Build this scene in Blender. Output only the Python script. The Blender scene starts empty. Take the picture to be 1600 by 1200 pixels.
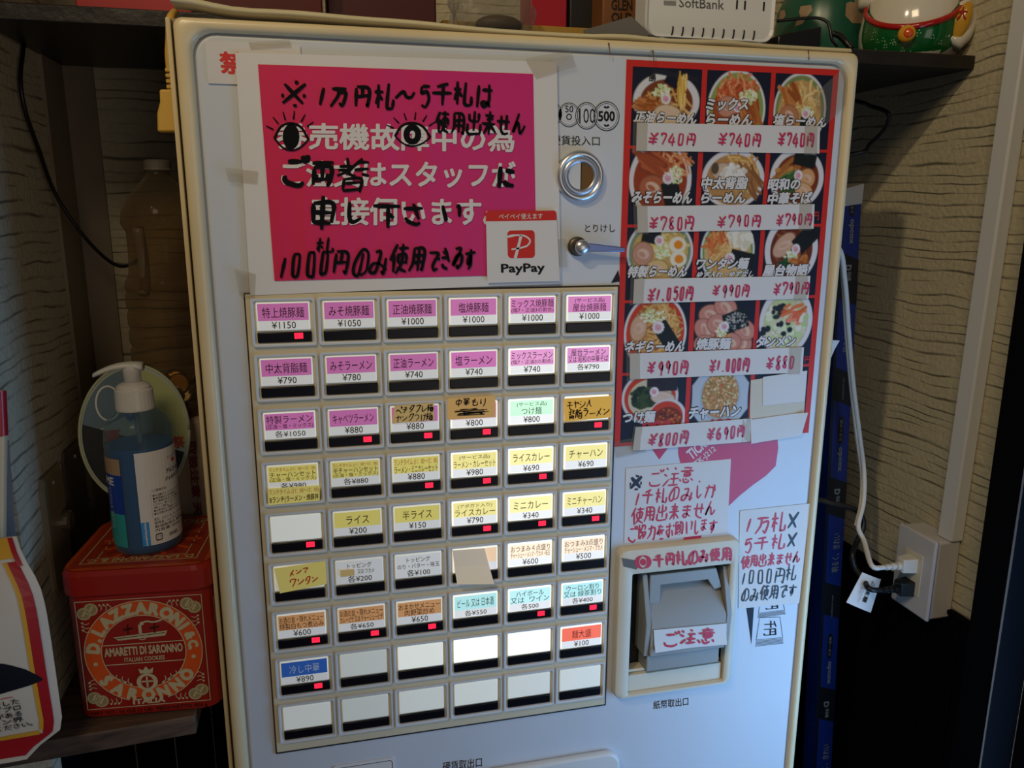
import bpy, bmesh, math, random
import numpy as np
from mathutils import Vector, Matrix

# ------------------------------------------------------------------ frame of the place
# All measures are taken in "machine units" (one button pitch of the ticket machine, about 61 mm):
# u to the right along the machine front, v downwards, w into the depth (front plane of the buttons w = 0).
S = 0.061
Z0 = 1.358
RC = np.array([[0.9723205494625387, -0.0032089232204860693, -0.2336288764357522],
               [-0.04783197858380939, 0.9759954799877959, -0.21247335095994954],
               [0.2287025380655513, 0.2177671367657593, 0.9488269722279286]])
OC = np.array([1.061514824550501, -1.3870460204253032, -12.797100743794164])
FPX = 1242.7068870691041
SC = bpy.context.scene
COL = SC.collection
rnd = random.Random(7)

def W(u, v, w): return Vector((u * S, w * S, Z0 - v * S))
def ray(x, y): return RC.T @ np.array([(x - 800) / FPX, (y - 600) / FPX, 1.0])
def pw(x, y, w):
    d = ray(x, y); k = (w - OC[2]) / d[2]; return tuple(OC + k * d)
def pu(x, y, u):
    d = ray(x, y); k = (u - OC[0]) / d[0]; return tuple(OC + k * d)
def pv(x, y, v):
    d = ray(x, y); k = (v - OC[1]) / d[1]; return tuple(OC + k * d)

# ------------------------------------------------------------------ camera
cam = bpy.data.cameras.new('camera'); camo = bpy.data.objects.new('camera', cam); COL.objects.link(camo)
cam.sensor_width = 36.0; cam.lens = FPX * 36.0 / 1600; cam.clip_start = 0.02
def ax(r): return Vector((r[0], r[2], -r[1]))
rx, ry, rz = ax(RC[0]), -ax(RC[1]), -ax(RC[2])
M4 = Matrix(((rx.x, ry.x, rz.x, 0), (rx.y, ry.y, rz.y, 0), (rx.z, ry.z, rz.z, 0), (0, 0, 0, 1)))
M4.translation = W(*OC); camo.matrix_world = M4
SC.camera = camo

# ------------------------------------------------------------------ light and exposure
SC.view_settings.view_transform = 'Standard'; SC.view_settings.look = 'None'
SC.view_settings.exposure = 0.0; SC.view_settings.gamma = 1.0; SC.view_settings.use_curve_mapping = False
SC.cycles.use_denoising = True
SC.cycles.max_bounces = 8; SC.cycles.transparent_max_bounces = 24
SC.cycles.sample_clamp_indirect = 4.0
wd = bpy.data.worlds.new('world'); SC.world = wd; wd.use_nodes = True
wd.node_tree.nodes['Background'].inputs['Color'].default_value = (0.56, 0.52, 0.48, 1)
wd.node_tree.nodes['Background'].inputs['Strength'].default_value = 0.085

def aim(o, p, q):
    o.location = p; o.rotation_euler = (q - p).to_track_quat('-Z', 'Y').to_euler()
def area(name, p, q, sx, sy, power, col):
    l = bpy.data.lights.new(name, 'AREA'); l.shape = 'RECTANGLE'; l.size = sx; l.size_y = sy
    l.energy = power; l.color = col
    o = bpy.data.objects.new(name, l); COL.objects.link(o); aim(o, p, q); return o
area('daylight_from_side_door', W(13.6, 8.5, -6.2), W(8.2, 8.2, 0), 0.34, 0.62, 3.7, (0.23, 0.53, 1.0))
area('warm_fill', W(-7, -22, -26), W(3, 3, 0), 0.5, 0.4, 8.0, (1.0, 0.80, 0.52))  # warm fill added high up to brighten the machine's left and lower front
area('front_fill', W(15, 4, -37), W(5, 3, 0), 1.2, 1.2, 4.4, (1.0, 0.89, 0.78))  # low frontal fill added behind the camera, no real window
sp = bpy.data.lights.new('warm_spotlight', 'SPOT'); sp.energy = 29; sp.color = (1.0, 0.82, 0.50)
sp.spot_size = math.radians(52); sp.spot_blend = 0.7; sp.shadow_soft_size = 0.03
spo = bpy.data.objects.new('warm_spotlight', sp); COL.objects.link(spo)
aim(spo, W(-10.0, -19.6, -15.6), W(12, -1.0, 1.0))

# ------------------------------------------------------------------ materials
def lin(c):
    if isinstance(c, str):
        c = tuple(int(c[i:i + 2], 16) / 255 for i in (0, 2, 4))
    return tuple(x / 12.92 if x <= 0.04045 else ((x + 0.055) / 1.055) ** 2.4 for x in c)
MATS = {}
def mat(name, col, rough=0.5, metal=0.0, emit=0.0, spec=0.5, coat=0.0, trans=0.0, bump=0.0, bscale=60.0, var=0.0, vscale=9.0, emitcol=None):
    if name in MATS: return MATS[name]
    m = bpy.data.materials.new(name); m.use_nodes = True
    nt = m.node_tree; b = nt.nodes['Principled BSDF']; L = nt.links
    c = (*lin(col), 1)
    b.inputs['Base Color'].default_value = c
    b.inputs['Roughness'].default_value = rough; b.inputs['Metallic'].default_value = metal
    b.inputs['Specular IOR Level'].default_value = spec; b.inputs['Coat Weight'].default_value = coat
    b.inputs['Transmission Weight'].default_value = trans
    if emit:
        b.inputs['Emission Color'].default_value = (*lin(emitcol), 1) if emitcol else c
        b.inputs['Emission Strength'].default_value = emit
    if var or bump:
        tc = nt.nodes.new('ShaderNodeTexCoord')
        if var:
            n = nt.nodes.new('ShaderNodeTexNoise'); n.inputs['Scale'].default_value = vscale; n.inputs['Detail'].default_value = 6
            L.new(tc.outputs['Object'], n.inputs['Vector'])
            mx = nt.nodes.new('ShaderNodeMix'); mx.data_type = 'RGBA'
            r = nt.nodes.new('ShaderNodeMapRange'); r.inputs[1].default_value = .42; r.inputs[2].default_value = .75
            L.new(n.outputs['Fac'], r.inputs[0])
            k = nt.nodes.new('ShaderNodeMath'); k.operation = 'MULTIPLY'; k.inputs[1].default_value = var
            L.new(r.outputs[0], k.inputs[0]); L.new(k.outputs[0], mx.inputs[0])
            mx.inputs[6].default_value = c; mx.inputs[7].default_value = (c[0] * .45, c[1] * .40, c[2] * .32, 1)
            L.new(mx.outputs[2], b.inputs['Base Color'])
        if bump:
            n2 = nt.nodes.new('ShaderNodeTexNoise'); n2.inputs['Scale'].default_value = bscale; n2.inputs['Detail'].default_value = 4
            L.new(tc.outputs['Object'], n2.inputs['Vector'])
            bp = nt.nodes.new('ShaderNodeBump'); bp.inputs['Strength'].default_value = bump; bp.inputs['Distance'].default_value = .002
            L.new(n2.outputs['Fac'], bp.inputs['Height']); L.new(bp.outputs[0], b.inputs['Normal'])
    MATS[name] = m; return m

def wallpaper():
    m = bpy.data.materials.new('streaked_wallpaper'); m.use_nodes = True
    nt = m.node_tree; b = nt.nodes['Principled BSDF']; L = nt.links; N = nt.nodes.new
    tc = N('ShaderNodeTexCoord')
    sc = N('ShaderNodeMapping'); sc.inputs['Scale'].default_value = (5, 5, 7); L.new(tc.outputs['Object'], sc.inputs[0])
    n1 = N('ShaderNodeTexNoise'); n1.inputs['Scale'].default_value = 1.0; n1.inputs['Detail'].default_value = 3; L.new(sc.outputs[0], n1.inputs[0])
    sx = N('ShaderNodeSeparateXYZ'); L.new(tc.outputs['Object'], sx.inputs[0])
    # height warped by slow noise; streaks at an irregular pitch of 8 to 16 mm
    a = N('ShaderNodeMath'); a.operation = 'MULTIPLY_ADD'; L.new(n1.outputs['Fac'], a.inputs[0]); a.inputs[1].default_value = .035; L.new(sx.outputs['Z'], a.inputs[2])
    cz = N('ShaderNodeCombineXYZ'); L.new(a.outputs[0], cz.inputs['Z'])
    n2 = N('ShaderNodeTexNoise'); n2.inputs['Scale'].default_value = 22; n2.inputs['Detail'].default_value = 1; L.new(cz.outputs[0], n2.inputs[0])
    a2 = N('ShaderNodeMath'); a2.operation = 'MULTIPLY_ADD'; L.new(n2.outputs['Fac'], a2.inputs[0]); a2.inputs[1].default_value = .03; L.new(a.outputs[0], a2.inputs[2])
    fr = N('ShaderNodeMath'); fr.operation = 'MULTIPLY'; L.new(a2.outputs[0], fr.inputs[0]); fr.inputs[1].default_value = 1 / .0135
    f2 = N('ShaderNodeMath'); f2.operation = 'FRACT'; L.new(fr.outputs[0], f2.inputs[0])
    d = N('ShaderNodeMath'); d.operation = 'SUBTRACT'; L.new(f2.outputs[0], d.inputs[0]); d.inputs[1].default_value = .5
    ab = N('ShaderNodeMath'); ab.operation = 'ABSOLUTE'; L.new(d.outputs[0], ab.inputs[0])
    r = N('ShaderNodeMapRange'); L.new(ab.outputs[0], r.inputs[0]); r.inputs[1].default_value = .0; r.inputs[2].default_value = .13; r.inputs[3].default_value = 1; r.inputs[4].default_value = 0
    mp = N('ShaderNodeMapping'); mp.inputs['Scale'].default_value = (14, 14, 90); L.new(tc.outputs['Object'], mp.inputs[0])
    n3 = N('ShaderNodeTexNoise'); n3.inputs['Scale'].default_value = 1; n3.inputs['Detail'].default_value = 8; L.new(mp.outputs[0], n3.inputs[0])
    r3 = N('ShaderNodeMapRange'); L.new(n3.outputs['Fac'], r3.inputs[0]); r3.inputs[1].default_value = .38; r3.inputs[2].default_value = .62
    ml = N('ShaderNodeMath'); ml.operation = 'MULTIPLY'; L.new(r.outputs[0], ml.inputs[0]); L.new(r3.outputs[0], ml.inputs[1])
    m2 = N('ShaderNodeMath'); m2.operation = 'MULTIPLY'; L.new(ml.outputs[0], m2.inputs[0]); m2.inputs[1].default_value = .85
    mx = N('ShaderNodeMix'); mx.data_type = 'RGBA'; L.new(m2.outputs[0], mx.inputs[0])
    n4 = N('ShaderNodeTexNoise'); n4.inputs['Scale'].default_value = 160; n4.inputs['Detail'].default_value = 3; L.new(tc.outputs['Object'], n4.inputs[0])
    m4 = N('ShaderNodeMix'); m4.data_type = 'RGBA'; L.new(n4.outputs['Fac'], m4.inputs[0])
    m4.inputs[6].default_value = (*lin('cabea2'), 1); m4.inputs[7].default_value = (*lin('aea38a'), 1)
    L.new(m4.outputs[2], mx.inputs[6]); mx.inputs[7].default_value = (*lin('3a3024'), 1)
    L.new(mx.outputs[2], b.inputs['Base Color']); b.inputs['Roughness'].default_value = .85
    h = N('ShaderNodeMath'); h.operation = 'SUBTRACT'; L.new(n4.outputs['Fac'], h.inputs[0]); L.new(ml.outputs[0], h.inputs[1])
    bp = N('ShaderNodeBump'); bp.inputs['Strength'].default_value = .5; bp.inputs['Distance'].default_value = .003
    L.new(h.outputs[0], bp.inputs['Height']); L.new(bp.outputs[0], b.inputs['Normal'])
    return m

def wood(name, c1, c2, rough=.6, scale=(3, 60, 60)):
    m = bpy.data.materials.new(name); m.use_nodes = True
    nt = m.node_tree; b = nt.nodes['Principled BSDF']; L = nt.links; N = nt.nodes.new
    tc = N('ShaderNodeTexCoord'); mp = N('ShaderNodeMapping'); mp.inputs['Scale'].default_value = scale; L.new(tc.outputs['Object'], mp.inputs[0])
    n = N('ShaderNodeTexNoise'); n.inputs['Scale'].default_value = 1.5; n.inputs['Detail'].default_value = 7; n.inputs['Distortion'].default_value = 1.2; L.new(mp.outputs[0], n.inputs[0])
    r = N('ShaderNodeMapRange'); L.new(n.outputs['Fac'], r.inputs[0]); r.inputs[1].default_value = .35; r.inputs[2].default_value = .66
    mx = N('ShaderNodeMix'); mx.data_type = 'RGBA'; L.new(r.outputs[0], mx.inputs[0])
    mx.inputs[6].default_value = (*lin(c1), 1); mx.inputs[7].default_value = (*lin(c2), 1); L.new(mx.outputs[2], b.inputs['Base Color'])
    b.inputs['Roughness'].default_value = rough
    bp = N('ShaderNodeBump'); bp.inputs['Strength'].default_value = .35; bp.inputs['Distance'].default_value = .002; L.new(r.outputs[0], bp.inputs['Height']); L.new(bp.outputs[0], b.inputs['Normal'])
    return m

def clear(name, tint, amount, rough=.08):
    """thin clear plastic: mostly see-through with a glossy skin"""
    m = bpy.data.materials.new(name); m.use_nodes = True
    nt = m.node_tree; L = nt.links; N = nt.nodes.new
    nt.nodes.remove(nt.nodes['Principled BSDF'])
    t = N('ShaderNodeBsdfTransparent'); t.inputs[0].default_value = (*lin(tint), 1)
    g = N('ShaderNodeBsdfPrincipled'); g.inputs['Base Color'].default_value = (*lin(tint), 1); g.inputs['Roughness'].default_value = rough
    lw = N('ShaderNodeLayerWeight'); pwr = N('ShaderNodeMath'); pwr.operation = 'POWER'; L.new(lw.outputs['Facing'], pwr.inputs[0]); pwr.inputs[1].default_value = 3.5
    f = N('ShaderNodeMath'); f.operation = 'MULTIPLY_ADD'; L.new(pwr.outputs[0], f.inputs[0]); f.inputs[1].default_value = .55; f.inputs[2].default_value = .025
    ad = N('ShaderNodeMath'); ad.operation = 'ADD'; ad.use_clamp = True; L.new(f.outputs[0], ad.inputs[0]); ad.inputs[1].default_value = amount
    mx = N('ShaderNodeMixShader'); L.new(ad.outputs[0], mx.inputs[0]); L.new(t.outputs[0], mx.inputs[1]); L.new(g.outputs[0], mx.inputs[2])
    L.new(mx.outputs[0], nt.nodes['Material Output'].inputs[0]); return m

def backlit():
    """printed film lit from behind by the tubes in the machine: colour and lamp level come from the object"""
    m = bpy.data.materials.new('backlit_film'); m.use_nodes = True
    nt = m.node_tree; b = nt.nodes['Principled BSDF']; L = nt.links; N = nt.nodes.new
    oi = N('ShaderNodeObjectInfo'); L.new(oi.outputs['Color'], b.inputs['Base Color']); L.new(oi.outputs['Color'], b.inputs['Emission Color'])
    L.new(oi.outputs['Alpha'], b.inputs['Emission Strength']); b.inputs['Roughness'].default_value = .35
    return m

def painted():
    m = bpy.data.materials.new('printed_photo'); m.use_nodes = True
    nt = m.node_tree; b = nt.nodes['Principled BSDF']; L = nt.links
    a = nt.nodes.new('ShaderNodeVertexColor'); a.layer_name = 'Ink'; L.new(a.outputs[0], b.inputs['Base Color'])
    b.inputs['Roughness'].default_value = .5; b.inputs['Specular IOR Level'].default_value = .25
    return m

WALLPAPER = wallpaper(); BACKLIT = backlit(); PHOTO = painted()
INK = mat('black_ink', '121215', .6, spec=.25); MARKER = mat('black_marker', '08080c', .7, spec=.15)
REDPEN = mat('red_pen', 'c8203f', .5); PINKPEN = mat('pink_pen', 'c42a5a', .5); BLUEPEN = mat('blue_black_pen', '10202c', .5)
PAPER = mat('white_paper', 'dcd8d4', .7, bump=.12, bscale=40); WHITEINK = mat('white_ink', 'dcd8d6', .5)
MAGENTA = mat('magenta_ink', 'd81a48', .45); RED = mat('red_ink', 'cf2a22', .5, spec=.3); NAVY = mat('navy_ink', '16182a', .5, spec=.25)

def uneven_print(m, c2):
    nt = m.node_tree; L = nt.links; N = nt.nodes.new; b = nt.nodes['Principled BSDF']
    tc = N('ShaderNodeTexCoord'); sx = N('ShaderNodeSeparateXYZ'); L.new(tc.outputs['Generated'], sx.inputs[0])
    mp = N('ShaderNodeMapping'); mp.inputs['Scale'].default_value = (16, 1, .25); L.new(tc.outputs['Generated'], mp.inputs[0])
    n = N('ShaderNodeTexNoise'); n.inputs['Scale'].default_value = 1.2; n.inputs['Detail'].default_value = 2; L.new(mp.outputs[0], n.inputs[0])
    a = N('ShaderNodeMath'); a.operation = 'MULTIPLY_ADD'; L.new(n.outputs['Fac'], a.inputs[0]); a.inputs[1].default_value = .9; L.new(sx.outputs['X'], a.inputs[2])
    r = N('ShaderNodeMapRange'); L.new(a.outputs[0], r.inputs[0]); r.inputs[1].default_value = .35; r.inputs[2].default_value = 1.1
    mx = N('ShaderNodeMix'); mx.data_type = 'RGBA'; L.new(r.outputs[0], mx.inputs[0]); mx.inputs[6].default_value = b.inputs['Base Color'].default_value; mx.inputs[7].default_value = (*lin(c2), 1)
    L.new(mx.outputs[2], b.inputs['Base Color'])
uneven_print(MAGENTA, 'd01a70')

# ------------------------------------------------------------------ mesh helpers
class MB:
    def __init__(s): s.v = []; s.f = []; s.m = []; s.mats = []
    def mi(s, m):
        if m not in s.mats: s.mats.append(m)
        return s.mats.index(m)
    def add(s, vs, fs, m):
        k = len(s.v); i = s.mi(m); s.v.extend(vs)
        for f in fs: s.f.append([k + a for a in f]); s.m.append(i)
        return s
    def build(s, name, parent=None, smooth=False, bevel=0.0, seg=2, recalc=False):
        if not s.v: return None
        me = bpy.data.meshes.new(name)
        off = Vector((0, 0, 0)); p = parent
        while p is not None: off = off + p.location; p = p.parent
        me.from_pydata([tuple(W(*q) - off) for q in s.v], [], s.f)
        for m in s.mats: me.materials.append(m)
        me.polygons.foreach_set('material_index', s.m)
        if smooth: me.polygons.foreach_set('use_smooth', [True] * len(s.f))
        me.update()
        if recalc:
            bm = bmesh.new(); bm.from_mesh(me); bmesh.ops.recalc_face_normals(bm, faces=bm.faces); bm.to_mesh(me); bm.free()
        o = bpy.data.objects.new(name, me); COL.objects.link(o)
        if parent is not None: o.parent = parent
        if bevel:
            b = o.modifiers.new('round', 'BEVEL'); b.width = bevel * S; b.segments = seg; b.limit_method = 'ANGLE'; b.angle_limit = math.radians(40)
            for q in me.polygons: q.use_smooth = True
            try: me.set_sharp_from_angle(angle=math.radians(50))
            except Exception: pass
        return o

def tag(o, label=None, cat=None, group=None, kind=None):
    if label: o['label'] = label
    if cat: o['category'] = cat
    if group: o['group'] = group
    if kind: o['kind'] = kind
    return o
def thing(name, u, v, w, label, cat, group=None):
    o = bpy.data.objects.new(name, None); COL.objects.link(o); o.location = W(u, v, w); o.empty_display_size = .02
    return tag(o, label, cat, group)

def box(mb, u0, v0, w0, u1, v1, w1, m):
    vs = [(u, v, w) for w in (w0, w1) for v in (v0, v1) for u in (u0, u1)]
    mb.add(vs, [(0, 1, 3, 2), (4, 6, 7, 5), (0, 4, 5, 1), (2, 3, 7, 6), (0, 2, 6, 4), (1, 5, 7, 3)], m)
    return mb
def hexa(mb, f, b, m):
    """front quad f (TL,TR,BR,BL) and back quad b"""
    mb.add(list(f) + list(b), [(0, 1, 2, 3), (4, 7, 6, 5), (0, 4, 5, 1), (1, 5, 6, 2), (2, 6, 7, 3), (3, 7, 4, 0)], m); return mb
def rrect(u0, v0, u1, v1, r, n=6):
    pts = []
    for cx, cy, a0 in ((u1 - r, v0 + r, -90), (u1 - r, v1 - r, 0), (u0 + r, v1 - r, 90), (u0 + r, v0 + r, 180)):
        for i in range(n + 1):
            a = math.radians(a0 + 90 * i / n); pts.append((cx + r * math.cos(a), cy + r * math.sin(a)))
    return pts
def prism(mb, pts, w0, w1, m, mp=None):
    """solid with outline pts (u,v) from w0 (front) to w1"""
    n = len(pts)
    mb.add([(p[0], p[1], w0) for p in pts] + [(p[0], p[1], w1) for p in pts],
           [list(range(n)), list(range(2 * n - 1, n - 1, -1))] + [(i, i + n, (i + 1) % n + n, (i + 1) % n) for i in range(n)], m); return mb
def rings(mb, rr, m, cap0=False, cap1=False):
    """loft of equal length closed rings of 3D points"""
    n = len(rr[0]); vs = [p for r in rr for p in r]; fs = []
    for k in range(len(rr) - 1):
        for i in range(n):
            j = (i + 1) % n; fs.append((k * n + i, k * n + j, (k + 1) * n + j, (k + 1) * n + i))
    if cap0: fs.append(list(range(n - 1, -1, -1)))
    if cap1: fs.append([(len(rr) - 1) * n + i for i in range(n)])
    mb.add(vs, fs, m); return mb
def lathe(mb, u, w, prof, m, n=28, cap0=True, cap1=True, sq=1.0):
    """prof: list of (v, r) about the upright axis at u,w"""
    rr = [[(u + r * math.cos(2 * math.pi * i / n), v, w + sq * r * math.sin(2 * math.pi * i / n)) for i in range(n)] for v, r in prof]
    return rings(mb, rr, m, cap0, cap1)
def lathe_w(mb, u, v, prof, m, n=32, cap0=True, cap1=True):
    rr = [[(u + r * math.cos(2 * math.pi * i / n), v + r * math.sin(2 * math.pi * i / n), w) for i in range(n)] for w, r in prof]
    return rings(mb, rr, m, cap0, cap1)
def spline(P, k=6):
    P = [np.array(p, float) for p in P]
    if len(P) < 3: return [P[0] + (P[-1] - P[0]) * i / k for i in range(k + 1)]
    Q = [2 * P[0] - P[1]] + P + [2 * P[-1] - P[-2]]; out = []
    for i in range(1, len(Q) - 2):
        a, b, c, d = Q[i - 1:i + 3]
        for j in range(k):
            t = j / k; out.append(.5 * (2 * b + (c - a) * t + (2 * a - 5 * b + 4 * c - d) * t * t + (3 * b - a - 3 * c + d) * t ** 3))
    return out + [P[-1]]
def tube(mb, P, r, m, n=8, k=6):
    C = spline(P, k); rr = []; up = np.array([.3, .2, 1.0])
    for i, c in enumerate(C):
        t = C[min(i + 1, len(C) - 1)] - C[max(i - 1, 0)]; t = t / (np.linalg.norm(t) + 1e-9)
        a = np.cross(t, up); a /= np.linalg.norm(a) + 1e-9; b = np.cross(t, a)
        q = r[min(len(r) - 1, i * len(r) // len(C))] if isinstance(r, (list, tuple)) else r
        rr.append([tuple(c + q * (math.cos(2 * math.pi * j / n) * a + math.sin(2 * math.pi * j / n) * b)) for j in range(n)])
    return rings(mb, rr, m, True, True)
def ellipsoid(mb, c, a, m, nu=24, nv=14, rot=None):
    rr = []
    for j in range(nv + 1):
        t = math.pi * j / nv; s = max(math.sin(t), .002)
        ring = []
        for i in range(nu):
            p = np.array([a[0] * s * math.cos(2 * math.pi * i / nu), -a[1] * math.cos(t), a[2] * s * math.sin(2 * math.pi * i / nu)])
            if rot is not None: p = rot @ p
            ring.append(tuple(np.array(c) + p))
        rr.append(ring)
    return rings(mb, rr, m, True, True)
def rot_w(deg):
    a = math.radians(deg); return np.array([[math.cos(a), -math.sin(a), 0], [math.sin(a), math.cos(a), 0], [0, 0, 1]])

# ------------------------------------------------------------------ sheets: maps from sheet coordinates (0..1, 0..1, lift) to the place
def bil(q):
    q = [np.array(p, float) for p in q]
    n = np.cross(q[1] - q[0], q[3] - q[0]); n = n / np.linalg.norm(n)
    if n[2] > 0: n = -n
    def f(s, t, h=0.0):
        return tuple(q[0] * (1 - s) * (1 - t) + q[1] * s * (1 - t) + q[2] * s * t + q[3] * (1 - s) * t + n * h)
    return f
def pxq(a, b, c, d, w): return bil([pw(*a, w), pw(*b, w), pw(*c, w), pw(*d, w)])
def rectm(u0, v0, u1, v1, w): return bil([(u0, v0, w), (u1, v0, w), (u1, v1, w), (u0, v1, w)])
def pxline(xa, ya, xb, yb, h, w):
    """map for one line of writing whose top runs from xa,ya to xb,yb in the photograph, on the plane w"""
    return pxq((xa, ya), (xb, yb), (xb, yb + h), (xa, ya + h), w)
def sheet(mb, f, m, th=.012, nx=6, ny=6, curl=None, s0=0, s1=1, t0=0, t1=1):
    """a thin sheet of real thickness; curl(s,t) lifts it"""
    vs = []; fs = []
    for lay in (0, 1):
        for j in range(ny + 1):
            for i in range(nx + 1):
                a, b = i / nx, j / ny; h = (curl(a, b) if curl else 0) + (th if lay == 0 else 0)
                vs.append(f(s0 + (s1 - s0) * a, t0 + (t1 - t0) * b, h))
    n = (nx + 1) * (ny + 1)
    for j in range(ny):
        for i in range(nx):
            k = j * (nx + 1) + i
            fs.append((k, k + 1, k + nx + 2, k + nx + 1)); fs.append((n + k, n + k + nx + 1, n + k + nx + 2, n + k + 1))
    rim = [i for i in range(nx)] + [(j + 1) * (nx + 1) - 1 for j in range(ny)] + [n - 1 - i for i in range(nx)] + [(ny - j) * (nx + 1) for j in range(ny)]
    for a, b in zip(rim, rim[1:] + rim[:1]): fs.append((a, a + n, b + n, b))
    mb.add(vs, fs, m); return mb
def flat(mb, f, pts, m, h=.015):
    mb.add([f(s, t, h) for s, t in pts], [list(range(len(pts)))], m); return mb
def ell(cx, cy, rx, ry, n=24, a0=0, a1=360): return [(cx + rx * math.cos(math.radians(a0 + (a1 - a0) * i / n)), cy + ry * math.sin(math.radians(a0 + (a1 - a0) * i / n))) for i in range(n)]
def band(mb, f, P, wd, m, h=.016, closed=False):
    """flat stroke along P in sheet coordinates; wd: width or list"""
    P = [np.array(p, float) for p in P]; n = len(P); vs = []
    for i in range(n):
        a = P[(i - 1) % n] if (closed or i > 0) else P[i]; b = P[(i + 1) % n] if (closed or i < n - 1) else P[i]
        d = b - a; L = np.linalg.norm(d) + 1e-9; nn = np.array([-d[1], d[0]]) / L
        q = wd[min(i, len(wd) - 1)] if isinstance(wd, (list, tuple)) else wd
        for s in (-.5, .5): vs.append(f(*(P[i] + nn * q * s), h))
    fs = [(2 * i, 2 * i + 1, 2 * i + 3, 2 * i + 2) for i in range(n - 1)]
    if closed: fs.append((2 * n - 2, 2 * n - 1, 1, 0))
    mb.add(vs, fs, m); return mb

# printed lettering from the built-in fonts -------------------------------------------------
TXT = {}; NV = {}
def glyphs(s, bold):
    k = (s, bold)
    if k not in TXT:
        c = bpy.data.curves.new('lettering', 'FONT'); c.body = s; c.resolution_u = 2
        o = bpy.data.objects.new('lettering', c); COL.objects.link(o)
        dg = bpy.context.evaluated_depsgraph_get(); dg.update()
        me = bpy.data.meshes.new_from_object(o.evaluated_get(dg), depsgraph=dg)
        v = np.array([x.co[:2] for x in me.vertices]).reshape(-1, 2); fs = [tuple(p.vertices) for p in me.polygons]
        bpy.data.objects.remove(o); bpy.data.curves.remove(c); bpy.data.meshes.remove(me)
        NV[k] = max(len(v), 1)
        if bold >= .008 and len(v):       # a bolder face: the glyph overprinted on itself
            m_ = 6 if bold < .05 else 10
            sh = [(0, 0)] + [(bold * math.cos(2 * math.pi * i / m_), bold * math.sin(2 * math.pi * i / m_)) for i in range(m_)]
            v0, f0 = v, fs; v = np.concatenate([v0 + np.array(d) for d in sh]); fs = [tuple(a + i * len(v0) for a in f) for i in range(len(sh)) for f in f0]
        TXT[k] = (v, fs)
    return TXT[k]
def text(mb, f, s, m, x0=0, y0=0, x1=1, y1=1, h=.016, bold=0.0, slant=0.0, rot=0):
    """writes s into the box x0..y1 of map f. rot: 0, 90 (reads downwards), 270 (reads upwards), 180"""
    v, fs = glyphs(s, bold)
    if not len(v): return mb
    a, b = v[:, 0].min(), v[:, 0].max()
    cjk = any(ord(c) > 0x2000 for c in s)
    lo, hi = (min(-.08, v[:, 1].min()), max(.84, v[:, 1].max())) if cjk else (v[:, 1].min(), v[:, 1].max())
    X = (v[:, 0] - a) / (b - a + 1e-9); Y = (hi - v[:, 1]) / (hi - lo + 1e-9)
    if slant: X = X + slant * (1 - Y)
    if rot == 90: X, Y = 1 - Y, X
    elif rot == 270: X, Y = Y, 1 - X
    elif rot == 180: X, Y = 1 - X, 1 - Y
    n1 = NV[(s, bold)]; mb.add([f(x0 + (x1 - x0) * p, y0 + (y1 - y0) * q, h + .0004 * (i // n1)) for i, (p, q) in enumerate(zip(X, Y))], fs, m); return mb
def glyph_free(mb, fn, s, m, bold=0.0):
    """fn(x, y) places raw glyph coordinates (em units)"""
    v, fs = glyphs(s, bold); n1 = NV[(s, bold)]; mb.add([fn(x, y, .0004 * (i // n1)) for i, (x, y) in enumerate(v)], fs, m)

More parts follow.
